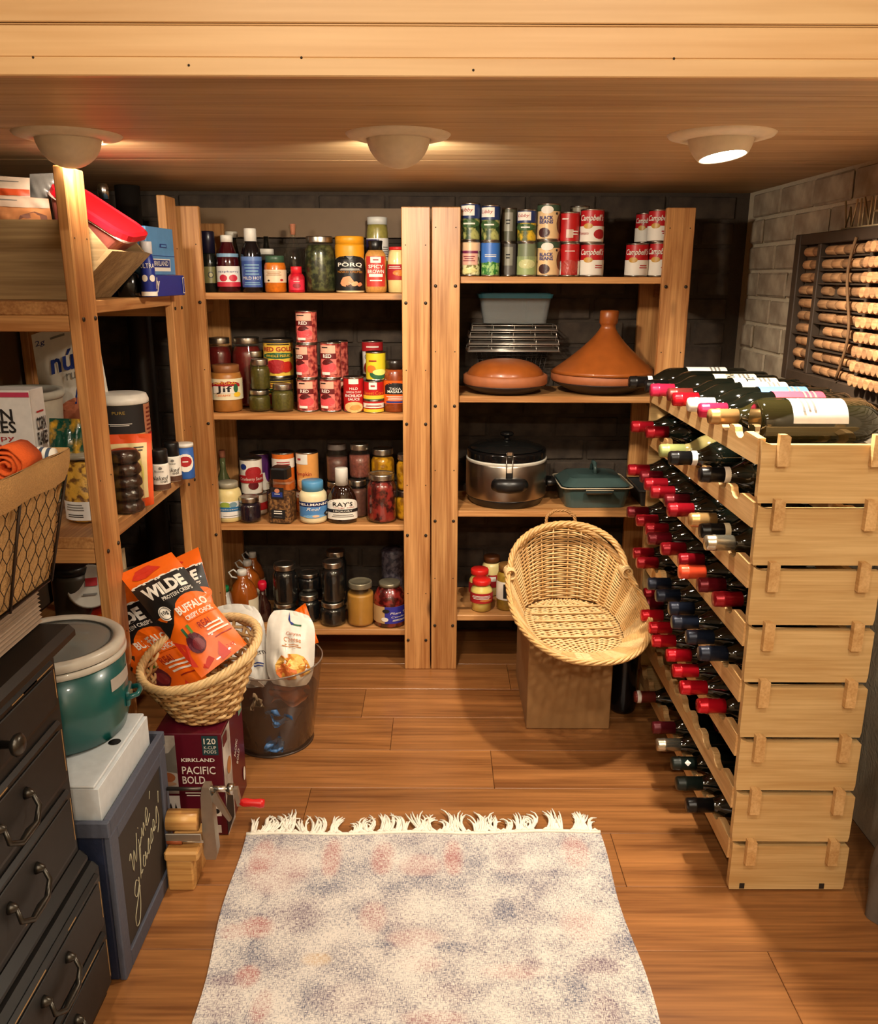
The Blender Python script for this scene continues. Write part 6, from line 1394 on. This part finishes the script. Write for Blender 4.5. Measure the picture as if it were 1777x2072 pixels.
p = onY(172, 1160, 1.92); o = MB().lathe([(.052, 0), (.054, .003), (.05, .006), (.048, .004), (0, .004)], C('tin_lid_white', (190, 184, 172), .4), n=36).build('round_lid'); o.location = (p.x, 1.94, z+.17); o.rotation_euler = (math.radians(62), 0, .3); tag(o, 'round white lid with red mark leaning on the lowest side shelf', 'lid')
mb = MB(); pr = Print(mb, lambda s, q, o_: (s*.05, (q-.5)*.1, .0062+o_), .1, .1); pr.q(-.2, .35, .5, .7, INKR, 1).lines(0, .3, .7, .1, 1, INKGR); mb.build('print', o)
simple('storage_tin', 'tall tin holding up the round white lid', 'tin', -.90, 2.10, .04, .10, col(110, 100, 84))
bag('paper_sack', 'beige paper sack under the side shelf beyond the post', 'sack', *q3((238, 1112, 2.14), (252, 1108, 2.16), (266, 1235, 2.13), (232, 1235, 2.12)), .03, C('sack_beige', (170, 146, 112), .8), seed=71)
# pipes in the dark corner behind the side unit
for i, (xx, yy, rr) in enumerate(((-1.02, 2.50, .03), (-.90, 2.60, .035))):
    o = MB().lathe([(rr, .001), (rr, CEIL-.002)], C('pipe_dark', (34, 28, 24), .5, .2), n=24).build('drain_pipe'); o.location = (xx, yy, 0); tag(o, ('slim', 'thick')[i]+' dark vertical pipe in the corner behind the side shelves', 'pipe')
# ================================================================== rug
def rug_material():
    mt, nt, b = _new('woven_rug'); N = nt.nodes.new; L = nt.links.new
    at = N('ShaderNodeAttribute'); at.attribute_name = 'dye'; tc = N('ShaderNodeTexCoord')
    def thread(sx, sy, sc):
        mp = N('ShaderNodeMapping'); mp.inputs['Scale'].default_value = (sx, sy, 1); L(tc.outputs['Object'], mp.inputs[0])
        n = N('ShaderNodeTexNoise'); n.inputs['Scale'].default_value = sc; n.inputs['Detail'].default_value = 2; L(mp.outputs[0], n.inputs['Vector']); return n
    a, c = thread(120, 620, 1), thread(620, 120, 1); big = thread(14, 14, 1)
    mxn = N('ShaderNodeMath'); mxn.operation = 'MAXIMUM'; L(a.outputs['Fac'], mxn.inputs[0]); L(c.outputs['Fac'], mxn.inputs[1])
    ad = N('ShaderNodeMath'); ad.operation = 'MULTIPLY_ADD'; ad.inputs[1].default_value = .35; L(big.outputs['Fac'], ad.inputs[0]); L(mxn.outputs[0], ad.inputs[2])
    ad2 = N('ShaderNodeMath'); ad2.operation = 'MULTIPLY_ADD'; ad2.inputs[1].default_value = .30; L(at.outputs['Alpha'], ad2.inputs[0]); L(ad.outputs[0], ad2.inputs[2])
    mr = N('ShaderNodeMapRange'); mr.inputs['From Min'].default_value = .76; mr.inputs['From Max'].default_value = 1.0; L(ad2.outputs[0], mr.inputs[0])
    mx = N('ShaderNodeMix'); mx.data_type = 'RGBA'; L(mr.outputs[0], mx.inputs[0]); mx.inputs[6].default_value = (*lin((230, 222, 214)), 1); L(at.outputs['Color'], mx.inputs[7])
    L(mx.outputs[2], b.inputs['Base Color']); b.inputs['Roughness'].default_value = .95; b.inputs['Sheen Weight'].default_value = .2
    bp = N('ShaderNodeBump'); bp.inputs['Strength'].default_value = .5; bp.inputs['Distance'].default_value = .0025; L(mxn.outputs[0], bp.inputs['Height']); L(bp.outputs[0], b.inputs['Normal'])
    return mt
RB, RRD, RPK, RPU, RYL = (80, 88, 116), (184, 106, 96), (206, 150, 140), (112, 84, 104), (222, 186, 136)
motifs = [(530, 1735, 22, 30, RRD, .7), (560, 1760, 60, 40, RPK, .3), (672, 1735, 18, 32, RRD, .8), (720, 1730, 32, 40, RB, .4), (775, 1735, 22, 28, RRD, .6), (850, 1750, 40, 20, RPK, .35), (918, 1735, 18, 30, RRD, .7), (960, 1735, 30, 36, RB, .4), (1030, 1730, 30, 34, RPU, .5),
          (1165, 1725, 25, 28, RRD, .45), (800, 1785, 180, 14, RB, .55), (660, 1795, 60, 14, RB, .5), (985, 1780, 70, 14, RB, .55), (1020, 1845, 22, 28, RB, .8), (1000, 1875, 14, 16, RB, .7), (820, 1855, 30, 26, RPU, .5), (755, 1855, 25, 28, RRD, .35), (600, 1850, 50, 30, RPU, .45), (690, 1850, 20, 22, RB, .4),
          (520, 1875, 32, 18, RRD, .9), (470, 1885, 24, 14, RRD, .6), (490, 1925, 44, 24, RB, .6), (500, 1975, 22, 20, RRD, .9), (460, 1985, 34, 12, RPU, .8), (450, 2030, 40, 30, RPU, .5), (530, 2035, 20, 30, RRD, .5), (640, 1940, 26, 12, RYL, .7), (760, 1912, 34, 8, RB, .8), (910, 1915, 36, 10, RB, .8), (840, 1900, 50, 20, RPK, .3),
          (700, 2020, 70, 26, RPU, .55), (620, 2015, 50, 40, RB, .4), (900, 2010, 50, 20, RPU, .5), (850, 1950, 40, 16, RRD, .25), (1075, 1950, 26, 14, RPU, .8), (1040, 1965, 60, 14, RPK, .3), (1215, 1955, 44, 18, RPU, .7), (1160, 2010, 36, 30, RB, .6), (1225, 2045, 26, 34, RPU, .7), (1120, 1990, 40, 20, RB, .4), (880, 2060, 60, 16, RRD, .3), (1180, 1870, 40, 30, RPK, .3)]
MOT = []
for u, v, ru, rv, c, s in motifs:
    p = onZ(u, v, .006); dx = onZ(u+ru, v, .006).x-p.x; dy = onZ(u, v-rv, .006).y-p.y; MOT.append((p.x, p.y, dx, dy, lin(c), s))
    MOT.append((p.x, .62*2-p.y+.3, dx, dy, lin(c), s*.8))
ra, rb_ = onZ(495, 1690, .006), onZ(1212, 1684, .006); rc, rd = onZ(386, 2072, .006), onZ(1336, 2072, .006)
NX, NY = 150, 190; RY = .35
def rugpt(a, b):
    L0 = ra.lerp(rc, (ra.y-(ra.y+(RY-ra.y)*b))/(ra.y-rc.y)); R0 = rb_.lerp(rd, (rb_.y-(rb_.y+(RY-rb_.y)*b))/(rb_.y-rd.y))
    p = L0.lerp(R0, a); w = .004*math.sin(b*21+1)*(abs(a-.5)*2)**4
    return (p.x+w, p.y+.003*math.sin(a*17), .0055+.0012*math.sin(a*9+b*13)*math.sin(b*7))
mb = MB(); RUGM = rug_material(); mb.grid(rugpt, NX, NY, RUGM)
nb = len(mb.v)
edge = [(i/NX, 0) for i in range(NX+1)]+[(1, j/NY) for j in range(1, NY+1)]+[(1-i/NX, 1) for i in range(1, NX+1)]+[(0, 1-j/NY) for j in range(1, NY)]
V = []; 
for a, b in edge: p = rugpt(a, b); V += [p, (p[0], p[1], .0004)]
F = [(2*i, 2*((i+1) % len(edge)), 2*((i+1) % len(edge))+1, 2*i+1) for i in range(len(edge))]
mb.add(V, F, RUGM)
rg = mb.build('area_rug'); tag(rg, 'faded cream rug with blue and red pattern and white fringe', 'rug')
ca = rg.data.color_attributes.new('dye', 'FLOAT_COLOR', 'POINT'); buf = []
x0r, x1r = ra.x, rb_.x
rn = random.Random(4)
for (x, y, z_) in mb.v:
    tot = .3; cc = [q*.3 for q in lin((110, 106, 124))]; al = .34+.06*math.sin(x*23+y*7)*math.sin(y*19-x*5)+(.12 if abs(y-1.50) < .012 or abs(x-x0r-.085) < .006 else 0)
    e = min(abs(x-x0r), abs(x-x1r))
    if e < .035: k = .5*(1-e/.035); tot += k; cc = [q+k*w for q, w in zip(cc, lin(RB))]; al = max(al, k)
    for mx_, my_, dx, dy, c, s in MOT:
        d = ((x-mx_)/dx)**2+((y-my_)/dy)**2
        if d < 3:
            k = s/(1+math.exp((d-1.1)*5)); tot += k; cc = [q+k*w for q, w in zip(cc, c)]; al = max(al, .3+.24*k)
    buf += [cc[0]/tot, cc[1]/tot, cc[2]/tot, min(1, al*1.15)]
ca.data.foreach_set('color', buf)
FR = C('fringe_cotton', (244, 238, 224), .9); rn = random.Random(9)
mb = MB(); mb.tube([Vector(rugpt(i/60, 0))+Vector((0, .003, .001)) for i in range(61)], .0042, FR, n=6); mb.build('hem_cord', rg)
groups = sorted([.035, .07, .14, .19, .265, .355, .40, .505, .55, .655, .715, .79, .87, .945]+[.02, .05, .09, .12, .17, .21, .24, .30, .33, .38, .42, .45, .48, .53, .57, .60, .63, .67, .70, .73, .77, .81, .85, .89, .925, .96, .985])
for gi, a in enumerate(groups):
    p0 = Vector(rugpt(a, 0)); mb = MB(); lean = rn.uniform(-1.0, 1.0); bnd = -lean*2.2+rn.uniform(-.6, .6); ln = rn.uniform(.05, .09)
    for k in range(8):
        l = ln*rn.uniform(.6, 1.1); an = lean+rn.uniform(-.2, .2); bend = bnd+rn.uniform(-.5, .5); P = []; q = Vector((p0.x+rn.uniform(-.006, .006), p0.y+.002, .003))
        for j in range(7):
            P.append(q.copy()); th = an+bend*(j/6)**1.5; q = q+Vector((math.sin(th), math.cos(th), 0))*l/6; q.z = .003+.007*math.sin(PI*j/6.5)*(.4+.6*((k*7) % 5)/5)+.0008*k*.5
        mb.tube(P, [.0027, .0026, .0026, .0024, .0022, .0019, .0012], FR, n=5)
    mb.tube([p0+Vector((-.007, .003, .002)), p0+Vector((0, .006, .006)), p0+Vector((.007, .003, .002))], .0032, FR, n=6)
    mb.build('tassel', rg)

# ================================================================== cork frame and word sign on the brick wall
FW = C('frame_dark_wood', (62, 48, 36), .6, scale=30, var=.15); CKM = wood('cork', (190, 142, 96), (140, 96, 58), 'Y', rough=.85, scale=2.2, contrast=.8, knots=False, tint=.3, bump=.4)
XB, XF = RIGHTW-.020, .908
ZB, ZT, YA, YB = .945, 1.305, 1.56, 2.275
t = thing('cork_board', 'dark wooden frame filled with wine corks on the brick wall', 'cork board', (0, 0, 0))
MB().box((XB-.004, YA, ZB), (XB, YB, ZT), C('frame_back', (74, 58, 42), .8)).build('backing', t)
for y0_, y1_, z0_, z1_ in ((YB-.032, YB, ZB, ZT), (YA, YA+.032, ZB, ZT), (YA+.032, YB-.032, ZT-.026, ZT), (YA+.032, YB-.032, ZB, ZB+.026)):
    MB().box((XF, y0_, z0_), (XB-.0045, y1_, z1_), FW, ch=.002).build('frame_rail', t)
D1, D2 = 2.122, 1.858
for yy in (D1, D2): MB().box((XF+.001, yy, ZB+.026), (XB-.0045, yy+.018, ZT-.026), FW, ch=.0015).build('divider', t)
cork = MB(); cork.lathe([(.0098, 0), (.0112, .0015), (.0112, .0425), (.0098, .044)], CKM, n=14, M=Matrix.Rotation(-PI/2, 4, 'X')); corkY = cork.mesh('cork')
cork = MB(); cork.lathe([(.0098, 0), (.0112, .0015), (.0112, .0215), (.0098, .023)], CKM, n=14, M=Matrix.Rotation(-PI/2, 4, 'Y')); corkX = cork.mesh('cork')
rn = random.Random(12); nr = 10; pitch = (ZT-.026-ZB-.026)/nr
for r in range(nr):
    zc = ZB+.026+pitch*r+.0035
    if r: MB().box((XF+.004, D2+.018, zc-.0052), (XB-.0045, D1, zc-.0018), FW).build('ledge', t)
    y = D2+.020
    while y+.044 < D1:
        if rn.random() > .06:
            o = put('cork', corkY, t); o.location = (XF+.016+rn.uniform(-.002, .004), y, zc+.0105); o.rotation_euler = (0, rn.uniform(0, 6), rn.uniform(-.04, .04))
        y += .0452+rn.uniform(0, .004)
    if r in (3, 6): MB().box((XF+.004, D1+.018, zc-.0052), (XB-.0045, YB-.032, zc-.0018), FW).build('ledge', t)
    y = D1+.0195
    while y+.044 < YB-.030:
        o = put('cork', corkY, t); o.location = (XF+.016+rn.uniform(-.002, .004), y, zc+.0105); o.rotation_euler = (0, rn.uniform(0, 6), rn.uniform(-.06, .06)); y += .0452
    y = YA+.045
    while y < D2-.01:
        o = put('cork', corkX, t); o.location = (XF-.0005, y, zc+.011); o.rotation_euler = (0, 0, rn.uniform(-.05, .05)); y += .0236
mb = MB(); mb.tube([(XF-.004, 1.935+.02*math.sin(k*.5), ZT-.02-(ZT-ZB-.05)*k/14) for k in range(15)], .0034, C('vine', (110, 78, 46), .8), n=6); mb.build('vine', t)
SIGN = C('sign_wire', (206, 188, 150), .3, .5)
t = thing('word_sign', 'thin metal letters spelling wine on top of the cork frame', 'sign', (XF+.014, .022, ZT+.001)); hh = .062
def letter(strokes):
    mb = MB()
    for s in strokes: mb.tube([(0, y, z_) for y, z_ in s], .0022, SIGN, n=8)
    mb.build('letter', t)
h0 = .002
letter([[(2.025, hh), (2.010, h0), (1.997, hh*.75), (1.983, h0), (1.968, hh)]]); letter([[(1.950, h0), (1.950, hh)]]); letter([[(1.934, h0), (1.934, hh), (1.902, h0), (1.902, hh)]])
letter([[(1.852, h0), (1.886, h0), (1.886, hh), (1.852, hh)], [(1.886, hh*.5), (1.858, hh*.5)]])
mb = MB(); mb.tube([(0, 2.03, .0022), (0, 1.845, .0022)], .0022, SIGN, n=6); mb.build('base_wire', t)

# ================================================================== grey cloth bag by the wall at the rack's end
t = thing('cloth_bag', 'slumped grey-brown cloth bag on the floor between rack and wall', 'bag', (.893, 1.372, 0))
def cb_(a, b):
    th = 2*PI*a; r = .052*(1.08-.35*b+.10*math.sin(b*9))*(1+.09*math.sin(5*th+7*b)+.05*math.sin(9*th-4*b)); return (r*math.cos(th)*.95, r*math.sin(th)*1.1, .001+.46*b)
mb = MB(); mb.grid(cb_, 48, 24, C('grey_canvas', (108, 98, 88), .9, bump=.3, scale=80)); mb.build('cloth', t)
MB().tube([(.0, -.03, .455), (.0, -.028, .50), (0, 0, .53), (0, .028, .50), (0, .03, .455)], .005, C('grey_canvas', (108, 98, 88), .9, bump=.3, scale=80), n=8).build('strap', t)
